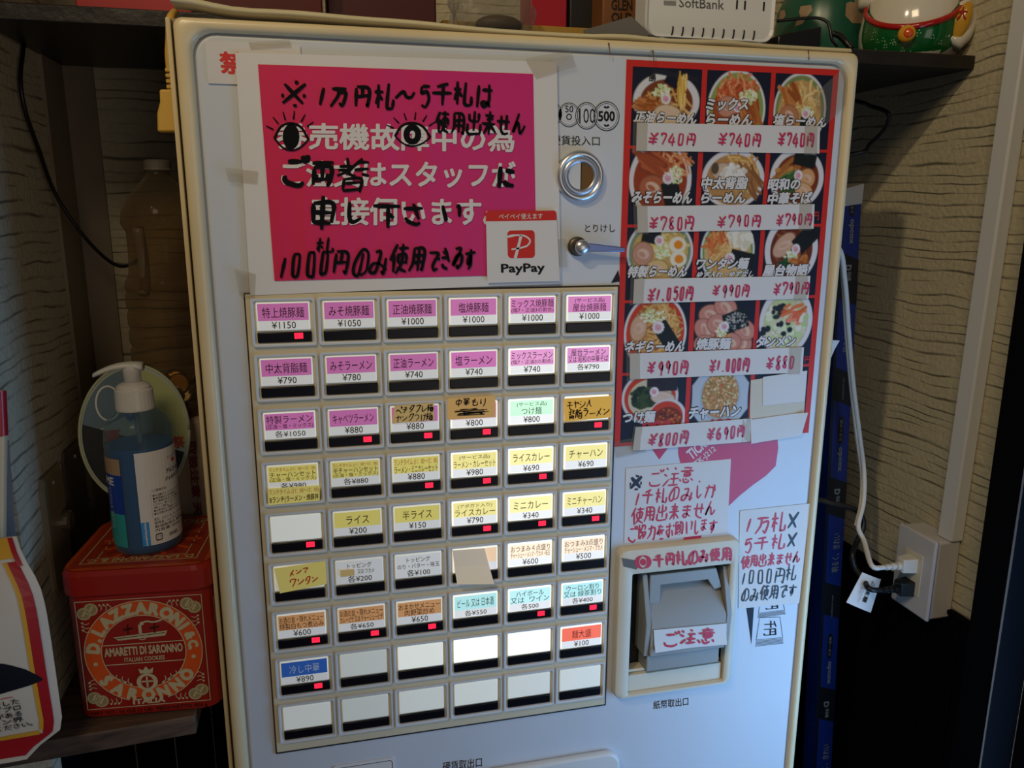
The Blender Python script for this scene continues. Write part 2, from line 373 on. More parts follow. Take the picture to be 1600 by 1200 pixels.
# handwriting: strokes on a 10 x 10 grid, two digits a point, y downwards -------------------
HW = {
 '※': '1188 8118 5051 0515 8595 5859', '1': '6239', '万': '1282 424519 44847958', '円': '2229 21828978 2585 5155', '札': '0343 2029 2417 2446 60687999 9996',
 '～': '0634567694', '5': '3134637486693 8'.replace(' ', '') + ' 3181', '千': '7122 0494 5159', 'は': '2129 4393 71775948577889',
 '使': '3005 2329 4191 4346 438386 4686 606639 4799', '用': '212609 21828978 2484 2686 5159', '出': '5058 212484 8184 151999 9599', '来': '2282 3344 7364 0595 5059 5519 5599',
 'せ': '0494 7177 31375989', 'ん': '51193555698896', 'ご': '2272 16286988 7082 9092', '両': '1191 2329 23838979 5157 353777 7577',
 '替': '0242 0343 203305 2445 5191 5393 703455 7495 2629 26767979 2979 2777', 'に': '2129 4383 465888', '申': '2227 228287 2484 2787 5059', 'し': '31375987',
 '下': '0292 5259 5476', 'さ': '1383 4177 26386978', 'い': '213748 718286', '0': '51323859787251', 'の': '524829172451828759',
 'み': '2252381908164698 847968', 'で': '128255475988 7485 8495', 'き': '2272 1484 4086 27386979', 'る': '217118448487594858', 'す': '0393 51553735545739',
 '¥': '2154 8154 1585 1787 5459', '7': '23218249', '4': '511686 6359', '8': '72513345677859384673', '9': '73513345657369', '6': '61332749786546', '2': '2332627429 89'.replace(' ', ''),
 '.': '5859', '、': '4758', '注': '1021 0324 0936 6071 4393 4696 3999 6369', '意': '5051 2181 3233 7273 0393 3436 347476 3676 3575 0719 27396968 4758 8799',
 'か': '13737868 4119 8195', 'ま': '1282 1484 515738274688', '協': '0343 2029 418184 6035 356558 4739 659588 7669', '力': '13838969 414619', 'を': '1272 41164464 67 845537 4989'.replace('4464 67', '446467'),
 'お': '0363 414939171635 758879 8294', '願': '0141 011709 2326 234346 2646 3739 1829 4758 5191 7162 6268 62929888 6484 6686 6959 8899', 'X': '1189 8119',
 'ペ': '063498 70818270', 'チ': '7122 0494 525629', 'グ': '4115 31815729 8091 9092', 'ブ': '11815729 8091 9092', 'ダ': '4115 31815729 3555 8091 9092', 'レ': '212894',
 '麺': '0242 0444 2005 0545 2409 1528 3799 4191 6253 5459 54949959 6459 8489 6686', 'ヤ': '038375 3149', 'ン': '1224 187593', 'つ': '1332628476 49'.replace(' ', ''), 'け': '2129 4393 717659',
 '中': '2226 228286 2686 5059', '華': '0191 3022 7072 1383 0595 1787 3337 7337 5259', 'も': '51386998 85 1373 1575'.replace('98 85', '9885'), 'り': '212635 717659', 'モ': '1272 0595 41475989',
 'シ': '1122 0425 097582', '入': '415219', '人': '415219 4599', '背': '3035 0233 0534 6064 9163 6494 2629 26767978 2777 2878', '脂': '110709 11313837 1333 1535 8152 51549493 5559 55959959 5797', 'ラ': '2171 13837649',
 'ー': '0595', 'メ': '7119 2478', 'マ': '118145 3557', 'ワ': '1114 11816539', 'タ': '4115 31815729 3555', '円': '2229 21828978 2585 5155', 'ヂ': '7122 0494 525629 8091',
}
HW['5'] = '3134637486693' + '8 3181'
HW['入'] = '415219 5166 99'.replace('5166 99', '516699')
def hand(mb, f, s, m, x0=0, y0=0, x1=1, y1=1, pen=.09, slant=.08, jit=.35, h=.016, adv=None, seed=1, wv=.04):
    """marker handwriting in the box; pen = stroke width relative to a glyph"""
    R = random.Random(hash_(s) + seed); n = len(s)
    wts = adv or [(.55 if c in '1.、' else .7 if c in '0456789し' else 1.0) for c in s]
    tot = sum(wts); x = 0.0
    # width of the pen needs true lengths: work in real units of the sheet
    e1 = np.array(f(x1, y0)) - np.array(f(x0, y0)); e2 = np.array(f(x0, y1)) - np.array(f(x0, y0))
    LX, LY = np.linalg.norm(e1), np.linalg.norm(e2)
    g = lambda p, q, hh: f(x0 + (x1 - x0) * p / LX, y0 + (y1 - y0) * q / LY, hh)
    lay = 0
    for c, wt in zip(s, wts):
        cw = wt / tot * LX; ox = x; x += cw
        if c not in HW: continue
        sz = R.uniform(.88, 1.02); oy = R.uniform(-wv, wv) * LY
        for st in HW[c].split():
            P = [(int(st[i]), int(st[i + 1])) for i in range(0, len(st) - 1, 2)]
            Q = []
            for a, b in P:
                a = (a + R.uniform(-jit, jit)) / 9; b = (b + R.uniform(-jit, jit)) / 9
                xx = .04 + .92 * a * sz + slant * (1 - b) - slant * .4; yy = .02 + .96 * b * sz
                Q.append((ox + cw * xx, oy + LY * yy))
            C = spline(Q, 5) if len(Q) > 1 else [np.array(Q[0])] * 2
            k = len(C); pw_ = pen * LY
            ws = [pw_ * (.72 + .45 * math.sin(math.pi * (i / (k - 1)) ** .7) + R.uniform(-.06, .06)) for i in range(k)]
            lay += 1
            band(mb, lambda a, b, hh: g(a, b, hh), C, ws, m, h + (lay % 7) * .0004)
    return mb
def hline(o, f, *a, **k): return hand(MB(), f, *a, **k).build('handwritten_lettering', o)
def hash_(s):
    r = 7
    for c in s: r = (r * 31 + ord(c)) % 100003
    return r

# ------------------------------------------------------------------ the setting
BLACKWOOD = mat('black_stained_wood', '090a0e', .8, spec=.04, bump=.2, bscale=30, var=.3)
DARKWOOD = wood('dark_brown_board', '1d1815', '342a24', .55)
PLANKWOOD = wood('weathered_plank', '6a5240', '35271e', .7, (4, 30, 30))
FLOORM = mat('floor_concrete', '4c4a48', .8, var=.4)
def structure(name, b, m, parent=None, bevel=0):
    o = box(MB(), *b, m).build(name, parent, bevel=bevel); o['kind'] = 'structure'; return o
structure('floor', (-14, 22.3, -30, 22, 22.8, 6), FLOORM)
structure('ceiling', (-14, -24.5, -30, 22, -24, 6), mat('ceiling_board', '8d8780', .9))
wr = structure('wall_right', (13.75, -24, -1.9, 14.3, 22.3, 5.9), WALLPAPER)
wb = structure('wall_back', (-4.2, -24, 5.4, 13.75, 22.3, 5.9), WALLPAPER)
wl = structure('wall_left', (-4.2, -24, .35, -3.7, 22.3, 5.4), WALLPAPER)
structure('wall_near', (-12, -24, .35, -4.2, 22.3, .85), WALLPAPER)
t1_ = structure('trim_1', (13.0, -24, -1.9, 13.75, 22.3, -1.21), BLACKWOOD, bevel=.02)      # black post beside the socket
structure('trim_2', (-3.72, -4.05, 4.1, -3.64, 7.0, 5.34), mat('brown_corner_batten', '8a7a66', .7, var=.4))
structure('trim_3', (-3.72, -4.05, 5.34, -3.1, 7.0, 5.42), mat('brown_corner_batten', '8a7a66'))
we = MB(); we.add([(12.985, -4, -1.905), (12.985, 12, -1.905), (13.03, 12, -1.912), (13.02, 8, -1.912), (13.035, 5, -1.912), (13.015, 2, -1.912), (13.02, -4, -1.912)], [tuple(range(7))], mat('worn_wood_edge', '4a3626', .8)); we.build('worn_edge', t1_)
structure('door_1', (13.75, -24, -3.0, 14.2, 22.3, -1.9), BLACKWOOD)
# black board cladding of the lower right wall: each board apart
w = -1.2; k = 0
bd = box(MB(), 13.66, 6.98, 0, 13.75, 22.3, .82, BLACKWOOD)
first = None
while w < 5.3:
    if first is None:
        first = bd.build('plank', wr, bevel=.015); first.location = Vector((0, w * S, 0)); o = first
    else:
        o = first.copy(); COL.objects.link(o); o.parent = wr; o.location = Vector((0, w * S, 0))
    w += .86
box(MB(), 13.62, 6.9, -1.2, 13.75, 6.98, 5.4, BLACKWOOD).build('cap_strip', wr)
shade_boards_back = box(MB(), -3.7, 7.5, 5.32, -2.86, 22.3, 5.4, BLACKWOOD); first = None  # black boards added so the shaded void below the plank stays dark
for k in range(20):
    if first is None: first = o = shade_boards_back.build('plank', wb, bevel=.015)
    else: o = first.copy(); COL.objects.link(o); o.parent = wb
    o.location = Vector((k * .87 * S, 0, 0))
shade_boards_left = box(MB(), -3.7, 7.5, .72, -3.62, 22.3, 1.5, BLACKWOOD); first = None  # more added black boards on the left wall, standing in for shade
for k in range(5):
    if first is None: first = o = shade_boards_left.build('plank', wl, bevel=.015)
    else: o = first.copy(); COL.objects.link(o); o.parent = wl
    o.location = Vector((0, k * .86 * S, 0))

# long dark shelf board across the niche, over the machine
shelf = box(MB(), -3.69, -4.30, 1.2, 13.74, -4.05, 5.38, mat('dark_shelf_board', '25201d', .38, bump=.35, bscale=90, var=.5, vscale=30)).build('shelf_board', bevel=.02)
tag(shelf, 'long dark shelf board running across the niche on top of the ticket machine', 'shelf')
plank = thing('plank_shelf', -3, 7.07, 0, 'weathered brown wooden plank under the red biscuit tin', 'shelf')
hexa(MB(), [(-7.6, 7.07, -.35), (-1.36, 7.07, .08), (-1.36, 7.42, .08), (-7.6, 7.42, -.35)],
     [(-7.6, 7.07, 5.3), (-1.36, 7.07, 5.3), (-1.36, 7.42, 5.3), (-7.6, 7.42, 5.3)], PLANKWOOD).build('board', plank, bevel=.02)
for uu in (-3.2, -1.7):
    box(MB(), uu, 7.42, 3.6, uu + .25, 8.6, 5.3, BLACKWOOD).build('bracket', plank)

# ------------------------------------------------------------------ the ticket machine
CREAM = mat('yellowed_cream_plastic', 'e2cfa6', .32, var=.28, vscale=5, coat=.2)
PANEL = mat('pale_grey_enamel', 'ccd0d6', .38, var=.10, vscale=6)
BEIGE = mat('grimy_beige_plate', 'd6caac', .5, var=.25, vscale=8)
BEZEL = mat('light_grey_bezel', 'd2d4d6', .4)
SEAM = mat('dark_seam', '2a1c12', .8)
WELL = mat('smoky_button_well', '3a3b30', .25)
BAR = mat('black_gloss_window', '0b0b14', .3, spec=.3)
CHROME = mat('chrome', 'd8dce4', .3, .85)
tm = thing('ticket_machine', 5, 22.3, 2, 'large cream and pale grey meal ticket vending machine with rows of lit push buttons', 'machine')
hull = MB()
box(hull, -.82, -4.02, .34, 10.24, 22.2, 4.6, mat('machine_hull', '8f887c', .5))
hull.build('body', tm)
fl = MB()
box(fl, -.92, -4.03, .3, -.85, 22.2, .9, CREAM); fl.build('side_flange', tm, bevel=.02)
# door frame with rounded lip
oc = rrect(-.78, -3.98, 10.27, 21.9, .13); ic = rrect(-.545, -3.80, 10.11, 21.7, .33)
rr = []
for t, wz in ((0, .30), (0, .03), (.06, -.01), (.2, -.035), (.5, -.045), (.8, -.03), (.95, .01), (1, .07)):
    rr.append([(a[0] + (b[0] - a[0]) * t, a[1] + (b[1] - a[1]) * t, wz) for a, b in zip(oc, ic)])
rings(MB(), rr, CREAM).build('door_frame', tm, smooth=True)
gp = MB(); rings(gp, [[(p[0], p[1], .068) for p in ic], [(p[0], p[1], .068) for p in rrect(-.49, -3.745, 10.055, 21.6, .30)]], mat('gap_grey', '9a9aa2', .6)); gp.build('door_gap', tm)
pn = MB(); prism(pn, rrect(-.515, -3.77, 10.08, 21.65, .31), .04, .29, PANEL)
po = pn.build('front_panel', tm, bevel=.035, seg=2, recalc=True)
# opening for the banknote unit
BU = [np.array(pw(*q, -.1)) for q in ((968, 857), (1154, 841), (1144, 1067), (957.5, 1091))]
BI = [np.array(pw(*q, -.1)) for q in ((987, 897), (1141, 880), (1129, 1064), (981, 1083))]
bu0, bu1 = (BU[0][0] + BU[3][0]) / 2, (BU[1][0] + BU[2][0]) / 2; bv0, bv1 = (BU[0][1] + BU[1][1]) / 2, (BU[2][1] + BU[3][1]) / 2
iu0, iu1 = (BI[0][0] + BI[3][0]) / 2, (BI[1][0] + BI[2][0]) / 2; iv0, iv1 = (BI[0][1] + BI[1][1]) / 2, (BI[2][1] + BI[3][1]) / 2
cut = box(MB(), iu0, iv0, -.3, iu1, iv1, .5, PANEL).build('cutter', recalc=True)
bm_ = po.modifiers.new('hole', 'BOOLEAN'); bm_.object = cut; bm_.operation = 'DIFFERENCE'; bm_.solver = 'EXACT'
bpy.context.view_layer.update()
dg = bpy.context.evaluated_depsgraph_get()
nm = bpy.data.meshes.new_from_object(po.evaluated_get(dg), depsgraph=dg)
po.modifiers.clear(); po.data = nm; bpy.data.objects.remove(cut)

# loose wavy edging strip along the top of the door
st = MB(); top = []; bot = []
for i in range(41):
    x = i / 40; uu = -.80 + 11.0 * x
    lift = .20 * math.exp(-((x - .0) / .06) ** 2) + .10 * math.exp(-((x - .14) / .10) ** 2) + .055 * math.exp(-((x - .30) / .09) ** 2) + .03 * math.exp(-((x - .62) / .04) ** 2) + .03 * math.exp(-((x - .78) / .05) ** 2)
    top.append((uu, -4.075 - lift, .14)); bot.append((uu, -4.015 - lift * .85, .10))
n = 41
st.add(top + bot + [(a, b, c + .5) for a, b, c in top] + [(a, b, c + .5) for a, b, c in bot],
       [(i, i + 1, n + i + 1, n + i) for i in range(40)] + [(i, 2 * n + i, 2 * n + i + 1, i + 1) for i in range(40)] + [(n + i, n + i + 1, 3 * n + i + 1, 3 * n + i) for i in range(40)], mat('old_cream_edging', 'd2c9a8', .55, var=.35, vscale=7))
st.build('edging_strip', tm, smooth=True)
for px, py in ((951, 76), (1020, 88), (1263, 86)):            # dirty joints in the frame
    a = pw(px, py - 9, -.05); crk = MB(); band(crk, lambda s, t, h: (s, t, -.044 - h), [(a[0], a[1]), (a[0] + .02, a[1] + .09), (a[0] + .03, a[1] + .17)], [.03, .012, .02], mat('brown_grime', '6a5030', .8), h=.004); crk.build('stain', tm)

# button field
box(MB(), -.085, -.085, .012, 6.03, 7.99, .042, SEAM).build('button_seam', tm)
box(MB(), -.065, -.06, -.0, 6.005, 7.96, .04, BEIGE).build('button_plate', tm, bevel=.012)
PINK, YEL, ORG, CYN, GRN, WHT = 'cf74b4', 'e2d472', 'd79c66', 'a8e0dc', 'a5e6b4', 'd8d8d4'
J = lambda *l: list(l)
LT = ('ランチタイム (11：00～15：00)', 'c06a28')
MIX = '(正油・塩・ミックス)'
# (strip colour, lines, price, sold-out lamp, lamp level behind the film)
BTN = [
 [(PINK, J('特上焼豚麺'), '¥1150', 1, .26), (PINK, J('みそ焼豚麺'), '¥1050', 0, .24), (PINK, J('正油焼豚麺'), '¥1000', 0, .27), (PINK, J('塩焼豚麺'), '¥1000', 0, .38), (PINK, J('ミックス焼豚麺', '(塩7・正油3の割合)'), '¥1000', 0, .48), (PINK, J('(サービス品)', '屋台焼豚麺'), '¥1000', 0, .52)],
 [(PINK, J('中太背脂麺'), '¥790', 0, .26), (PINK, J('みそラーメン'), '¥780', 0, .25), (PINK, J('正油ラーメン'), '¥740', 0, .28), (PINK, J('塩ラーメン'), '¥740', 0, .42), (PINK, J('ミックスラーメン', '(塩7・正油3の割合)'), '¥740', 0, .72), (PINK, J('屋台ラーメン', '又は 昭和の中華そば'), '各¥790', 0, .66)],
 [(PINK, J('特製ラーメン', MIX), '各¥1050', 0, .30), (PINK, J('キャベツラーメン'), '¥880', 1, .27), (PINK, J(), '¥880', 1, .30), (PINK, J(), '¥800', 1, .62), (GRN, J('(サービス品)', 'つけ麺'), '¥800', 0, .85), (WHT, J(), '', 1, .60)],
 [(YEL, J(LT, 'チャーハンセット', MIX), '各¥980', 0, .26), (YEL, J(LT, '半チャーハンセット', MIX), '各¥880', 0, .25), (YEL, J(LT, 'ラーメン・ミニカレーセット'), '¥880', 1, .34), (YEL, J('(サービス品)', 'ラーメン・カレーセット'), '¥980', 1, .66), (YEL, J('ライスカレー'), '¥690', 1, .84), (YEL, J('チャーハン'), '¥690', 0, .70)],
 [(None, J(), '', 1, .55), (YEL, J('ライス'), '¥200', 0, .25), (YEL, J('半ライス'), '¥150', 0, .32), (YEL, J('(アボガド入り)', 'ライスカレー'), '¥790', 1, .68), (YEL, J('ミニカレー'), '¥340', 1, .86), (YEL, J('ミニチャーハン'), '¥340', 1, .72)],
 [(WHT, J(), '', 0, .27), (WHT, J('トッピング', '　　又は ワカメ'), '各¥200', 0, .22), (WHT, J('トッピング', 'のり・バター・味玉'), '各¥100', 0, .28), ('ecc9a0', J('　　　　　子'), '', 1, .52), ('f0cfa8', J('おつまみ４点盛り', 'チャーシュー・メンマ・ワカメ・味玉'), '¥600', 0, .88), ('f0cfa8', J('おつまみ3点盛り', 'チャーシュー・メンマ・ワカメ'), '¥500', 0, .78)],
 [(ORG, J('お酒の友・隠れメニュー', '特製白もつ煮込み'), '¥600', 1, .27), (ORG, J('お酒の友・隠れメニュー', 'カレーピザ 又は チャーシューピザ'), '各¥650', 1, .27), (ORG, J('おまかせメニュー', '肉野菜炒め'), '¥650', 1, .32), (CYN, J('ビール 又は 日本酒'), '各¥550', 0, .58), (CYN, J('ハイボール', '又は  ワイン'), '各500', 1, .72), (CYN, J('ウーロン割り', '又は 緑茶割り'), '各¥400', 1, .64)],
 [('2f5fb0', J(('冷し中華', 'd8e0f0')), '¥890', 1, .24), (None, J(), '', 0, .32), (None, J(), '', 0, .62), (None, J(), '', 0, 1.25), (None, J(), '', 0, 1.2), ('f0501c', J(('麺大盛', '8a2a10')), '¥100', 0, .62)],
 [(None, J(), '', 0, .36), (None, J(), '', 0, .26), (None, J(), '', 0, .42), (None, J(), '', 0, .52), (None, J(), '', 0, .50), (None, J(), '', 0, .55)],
]
PITCH = .877
def bezel_mesh():
    mb = MB(); o_ = rrect(0, 0, .97, .762, .035, 3); i_ = rrect(.05, .05, .925, .708, .03, 3)
    lerp = lambda t: [(a[0] + (b[0] - a[0]) * t, a[1] + (b[1] - a[1]) * t) for a, b in zip(o_, i_)]
    prof = ((0, .02), (0, -.03), (.12, -.048), (.6, -.048), (.85, -.042), (1, -.02), (1, .012))
    rings(mb, [[(p[0], p[1], wz) for p in lerp(t)] for t, wz in prof], BEZEL)
    mb.add([(p[0], p[1], .012) for p in i_], [list(range(len(i_)))], WELL)
    return mb
def card_map(r, c): return rectm(c + .105, r * PITCH + .085, c + .865, r * PITCH + .492, -.040)
bz0 = None
dark_lamp_red = mat('lamp_red', 'ff1230', .4, emit=3.0, emitcol='ff1832')
for r in range(9):
    for c in range(6):
        colr, lines, price, lamp, lev = BTN[r][c]
        off = Vector((c * S, 0, -r * PITCH * S))
        if bz0 is None:
            bz0 = bezel_mesh().build('push_button', tm, smooth=False); bo = bz0
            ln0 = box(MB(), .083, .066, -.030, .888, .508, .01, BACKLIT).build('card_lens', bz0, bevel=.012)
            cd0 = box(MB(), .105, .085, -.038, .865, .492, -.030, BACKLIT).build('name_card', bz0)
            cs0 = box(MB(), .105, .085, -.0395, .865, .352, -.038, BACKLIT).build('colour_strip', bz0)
            br0 = box(MB(), .08, .535, -.030, .90, .698, .01, BAR).build('indicator_window', bz0, bevel=.015)
            lm = MB(); box(lm, .635, .556, -.034, .765, .644, -.029, dark_lamp_red)
            text(lm, rectm(.645, .565, .755, .635, -.034), '売切', mat('lamp_dark_red', '7a0418', .5, emit=.25, emitcol='a00820'), h=.002)
            lm0 = lm.build('sold_out_lamp', bz0)
            LN, CD, CS, BR, LM = ln0, cd0, cs0, br0, lm0
        else:
            bo = bz0.copy(); COL.objects.link(bo); bo.parent = tm; bo.location = off
            def dup(o):
                q = o.copy(); COL.objects.link(q); q.parent = bo; return q
            ln0 = dup(LN); br0 = dup(BR); cd0 = cs0 = None
            if colr is not None: cd0 = dup(CD)
            if colr is not None and colr != WHT: cs0 = dup(CS)
            if lamp: lm0 = dup(LM)
        blank = colr is None
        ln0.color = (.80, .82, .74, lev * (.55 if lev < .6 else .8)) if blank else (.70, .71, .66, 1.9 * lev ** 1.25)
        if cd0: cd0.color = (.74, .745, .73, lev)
        if cs0: k_ = .45 * max(0, lev - .42); cs0.color = (*[a + (.9 - a) * k_ for a in lin(colr)], lev * (1.0 if lev < .4 else 1.12))  # overexposed look of strongly backlit strips mixed into their colour
        tx = MB(); f = card_map(r, c)
        L_ = len(lines); ytop, ybot = (.06, .64)
        if colr == WHT: ytop, ybot = .06, .66
        hs = []
        for i, l in enumerate(lines):
            t_ = l if isinstance(l, str) else l[0]
            hs.append(.225 if colr == WHT else .40 if L_ == 1 else (.21 if t_.startswith('(') else .33 if any(str(q).startswith('(') for q in lines) else .29) if L_ == 2 else (.19, .25, .19)[i])
        gap_ = (ybot - ytop - sum(hs)) / (L_ + 1); y = ytop
        for l, hh in zip(lines, hs):
            s_, inkc = (l, None) if isinstance(l, str) else l
            ink = mat('ink_' + inkc, inkc, .5) if inkc else INK
            y += gap_
            wd = min(.95 if L_ > 1 else .86, .41 * len(s_.strip('　')) * hh * (1.0 if L_ == 1 else 1.15))
            text(tx, f, s_.strip('　'), ink, (.5 - wd / 2) if not s_.startswith('　') else .45, y, .5 + wd / 2, y + hh, h=.002, bold=.0)
            y += hh
        if price:
            k_ = len(price); wd = .095 * k_ + (.05 if price[0] == '各' else 0)
            text(tx, f, price, INK, .5 - wd / 2, .69 if colr != WHT else .66, .5 + wd / 2, .965, h=.002, bold=.0)
        if tx.v: tx.build('card_lettering', bo)

# coin slot
cx, cy = 5.275, -1.875
cs = MB(); lathe_w(cs, cx, cy, ((.04, .41), (-.02, .41), (-.06, .39), (-.085, .355), (-.07, .32), (-.05, .30)), CHROME, cap0=False, cap1=False)
slot = cs.build('coin_slot', tm, smooth=True)
dm = MB(); lathe_w(dm, cx, cy, ((-.045, .305), (-.06, .30), (-.075, .22), (-.04, .215)), mat('worn_steel', 'b4bccc', .35, .7), cap0=False, cap1=False)
dm.build('guide_ring', slot, smooth=True)
for sg, mm, nm_ in ((-1, mat('polished_half', 'ccd4de', .3, .6), 'steel_half'), (1, mat('warm_reflection_half', '6a4c26', .35, .6), 'warm_reflection_half')):  # one half coloured brown for the warm reflection in the steel
    q = MB(); pts = [(cx + sg * .012, cy - .215)] + [(cx + sg * max(.012, .215 * math.sin(math.radians(a))), cy - .215 * math.cos(math.radians(a))) for a in range(10, 180, 10)] + [(cx + sg * .012, cy + .215)]
    vs = [(p[0], p[1], -.045 - (0.03 if sg < 0 else -.01) * (1 - abs(p[0] - cx) / .22)) for p in pts]
    q.add(vs, [list(range(len(vs)))], mm); q.build(nm_, slot)
box(MB(), cx - .014, cy - .215, -.044, cx + .014, cy + .215, -.03, mat('slot_black', '050505', .6)).build('slot_gap', slot)

# return lever
lv = pw(901, 385, .04)
lvm = MB(); lathe_w(lvm, lv[0], lv[1], ((.04, .16), (-.03, .16), (-.05, .13), (-.05, .0)), mat('worn_brown_steel', '6d6459', .4, .8), cap0=False)
lever = lvm.build('return_lever', tm, smooth=True)
a0 = pw(909, 386, -.12); a1 = pw(976, 391, -.12)
q = MB(); hexa(q, [(a0[0] + .05, a0[1] - .07, -.16), (a1[0], a1[1] - .045, -.15), (a1[0], a1[1] + .03, -.15), (a0[0] + .05, a0[1] + .07, -.16)],
     [(a0[0] + .05, a0[1] - .07, -.10), (a1[0], a1[1] - .045, -.12), (a1[0], a1[1] + .03, -.12), (a0[0] + .05, a0[1] + .07, -.10)], mat('blued_steel', '5c6c9c', .25, .9))
q.build('lever_arm', lever, bevel=.01)
q = MB(); ellipsoid(q, (a0[0], a0[1], -.15), (.13, .12, .07), CHROME, 16, 10); q.build('lever_knob', lever, smooth=True)

# banknote unit
UNITC = mat('putty_plastic', 'd8ccb4', .42, var=.15); UNITG = mat('grey_plastic', '918f89', .42)
o_ = rrect(bu0, bv0, bu1, bv1, .16); i_ = rrect(iu0, iv0, iu1, iv1, .03)
lerp = lambda t: [(a[0] + (b[0] - a[0]) * t, a[1] + (b[1] - a[1]) * t) for a, b in zip(o_, i_)]
bf = MB(); rings(bf, [[(p[0], p[1], wz) for p in lerp(t)] for t, wz in ((0, .04), (0, -.06), (.08, -.12), (.25, -.14), (.8, -.14), (1, -.115), (1, .285))], UNITC)
bf.add([(p[0], p[1], .285) for p in i_], [list(range(len(i_)))], mat('cavity_dark', '2a2826', .7))
unit = bf.build('banknote_unit', tm, smooth=False)
for p_ in unit.data.polygons: p_.use_smooth = True
try: unit.data.set_sharp_from_angle(angle=math.radians(40))
except Exception: pass
A = pw(1017.5, 973, -.26); B = pw(1138.7, 960, -.26); C_ = pw(1133.7, 1012.5, -.26); D = pw(1011, 1027.5, -.26)
u0, u1 = A[0], B[0] - .04; vt = (A[1] + B[1]) / 2; vb = (C_[1] + D[1]) / 2
q = MB(); hexa(q, [(u0, vt, -.26), (u1, vt, -.26), (u1, vb, -.26), (u0, vb, -.26)], [(u0, vt - .62, .24), (u1, vt - .62, .24), (u1, vb, .24), (u0, vb, .24)], UNITG)
q.build('note_guide', unit, bevel=.02)
q = MB(); box(q, u0 - .02, vb, -.17, u1 - .06, vb + .36, .24, UNITG); q.build('lower_block', unit, bevel=.02)
for uu, nm_ in ((u0 - .10, 'cheek'), (u1 - .0, 'cheek')):
    q = MB(); n_ = [(vt + .02, -.27), (vb, -.20), (vb, .24), (iv0 + .06, .24), (iv0 + .10, .0)]
    q.add([(uu, a, b) for a, b in n_] + [(uu + .10, a, b) for a, b in n_], [[0, 1, 2, 3, 4], [9, 8, 7, 6, 5]] + [(i, i + 5, (i + 1) % 5 + 5, (i + 1) % 5) for i in range(5)], UNITG)
    q.build(nm_, unit, bevel=.012)
q = MB(); ub = u0 + .04; ue = u1 - .02; vtop = iv0 + .10
prism(q, [(ub, vtop), (ue - .14, vtop - .0), (ue + .0, vtop + .42), (ue - .16, vtop + .44), (ue - .30, vtop + .22), (ub + .22, vtop + .22), (ub + .22, vtop + .58), (ub, vtop + .58)], -.04, .22, UNITG)
q.build('note_hood', unit, bevel=.012)
q = MB(); box(q, iu0 + .02, vb + .46, -.05, iu1 - .02, iv1 - .01, .24, UNITC); box(q, iu0 + .03, vb + .38, .02, iu1 - .03, vb + .44, .24, UNITC); q.build('ledge', unit, bevel=.01)
wr_ = MB(); f = pxq((1000, 870), (1143, 853), (1145, 876), (1003, 889), -.14)
f = pxq((992, 866), (1144, 853), (1146, 876), (994, 890), -.143)
hand(wr_, f, '千円札のみ使用', REDPEN, .17, .02, .99, .98, pen=.15, h=.004)
band(wr_, f, ell(.075, .55, .062, .42, 22), .045, REDPEN, h=.004, closed=True); flat(wr_, f, ell(.075, .55, .032, .22, 14), REDPEN, h=.005)
wr_.build('handwritten_lettering', unit)
tp = MB(); sheet(tp, pxq((972, 872), (998, 876), (995, 890), (974, 885), -.141), clear('grey_tape_remains', '8d8a84', .5, .4), th=.004); tp.build('tape', unit)

# printing on the panel
pr = MB(); PW = .036
def lines_at(mb, s, xa, ya, xb, yb, h, m=INK, bold=.005, w=PW, **k): text(mb, pxline(xa, ya, xb, yb, h, w), s, m, h=.003, bold=bold, **k)
lines_at(pr, '硬貨投入口', 861, 211, 937, 213, 15); lines_at(pr, 'とりけし', 914, 350, 961, 350, 13); lines_at(pr, '紙幣取出口', 1021, 1095.5, 1075.5, 1089, 13)
lines_at(pr, '硬貨取出口', 692, 1191, 753, 1183, 15)
pr.build('panel_lettering', tm)
for (x, y, ra, rb, s_, hh, b_) in ((862, 178, 16, 19, '', 15, 0), (889, 179.5, 16.5, 19, '50', 11, .004), (916.5, 181, 17.5, 21, '100', 24, .0), (947.5, 181.5, 20, 23, '500', 18, .03)):
    ic_ = MB(); f = pxq((x - ra, y - rb), (x + ra, y - rb), (x + ra, y + rb), (x - ra, y + rb), PW)
    hz = .003 + (.002 if x > 930 else .001 if x > 900 else 0)
    flat(ic_, f, ell(.5, .5, .5, .5, 32), PANEL, h=hz - .001)
    band(ic_, f, ell(.5, .5, .49, .49, 36), .03, INK, h=hz, closed=True); band(ic_, f, ell(.5, .5, .42, .43, 36), .018, INK, h=hz, closed=True)
    if s_ == '50':
        text(ic_, f, s_, INK, .32, .12, .70, .40, h=hz, bold=.01); band(ic_, f, ell(.5, .58, .11, .11, 16), .05, INK, h=hz, closed=True)
    elif s_ == '500':
        text(ic_, f, s_, INK, .17, .32, .83, .68, h=hz, bold=.035)
        for yy in (.19, .81):
            flat(ic_, f, [(.38, yy), (.44, yy - .045), (.5, yy), (.56, yy - .045), (.62, yy), (.56, yy + .045), (.44, yy + .045)], INK, h=hz)
    elif s_: text(ic_, f, s_, INK, .17 if s_ == '100' else .3, .22, .88 if s_ == '100' else .75, .78, h=hz, bold=.0)
    ic_.build('coin_print', tm)
def poly(name, pts, m, h=.002, w=PW):
    mb = MB(); P = [pw(a, b, w) for a, b in pts]; mb.add([(p[0], p[1], w - h) for p in P], [list(range(len(P)))], m); return mb.build(name, tm)
SW = [(1059, 640), (1160, 640), (1214, 675), (1216, 700), (1212, 728), (1197, 743), (1176, 758), (1155, 775), (1138, 791), (1124, 806), (1109, 820), (1098, 834), (1090, 850), (1060, 856), (1072, 835), (1082, 815), (1089, 795), (1085, 780), (1076, 760), (1066, 735), (1060, 710)]
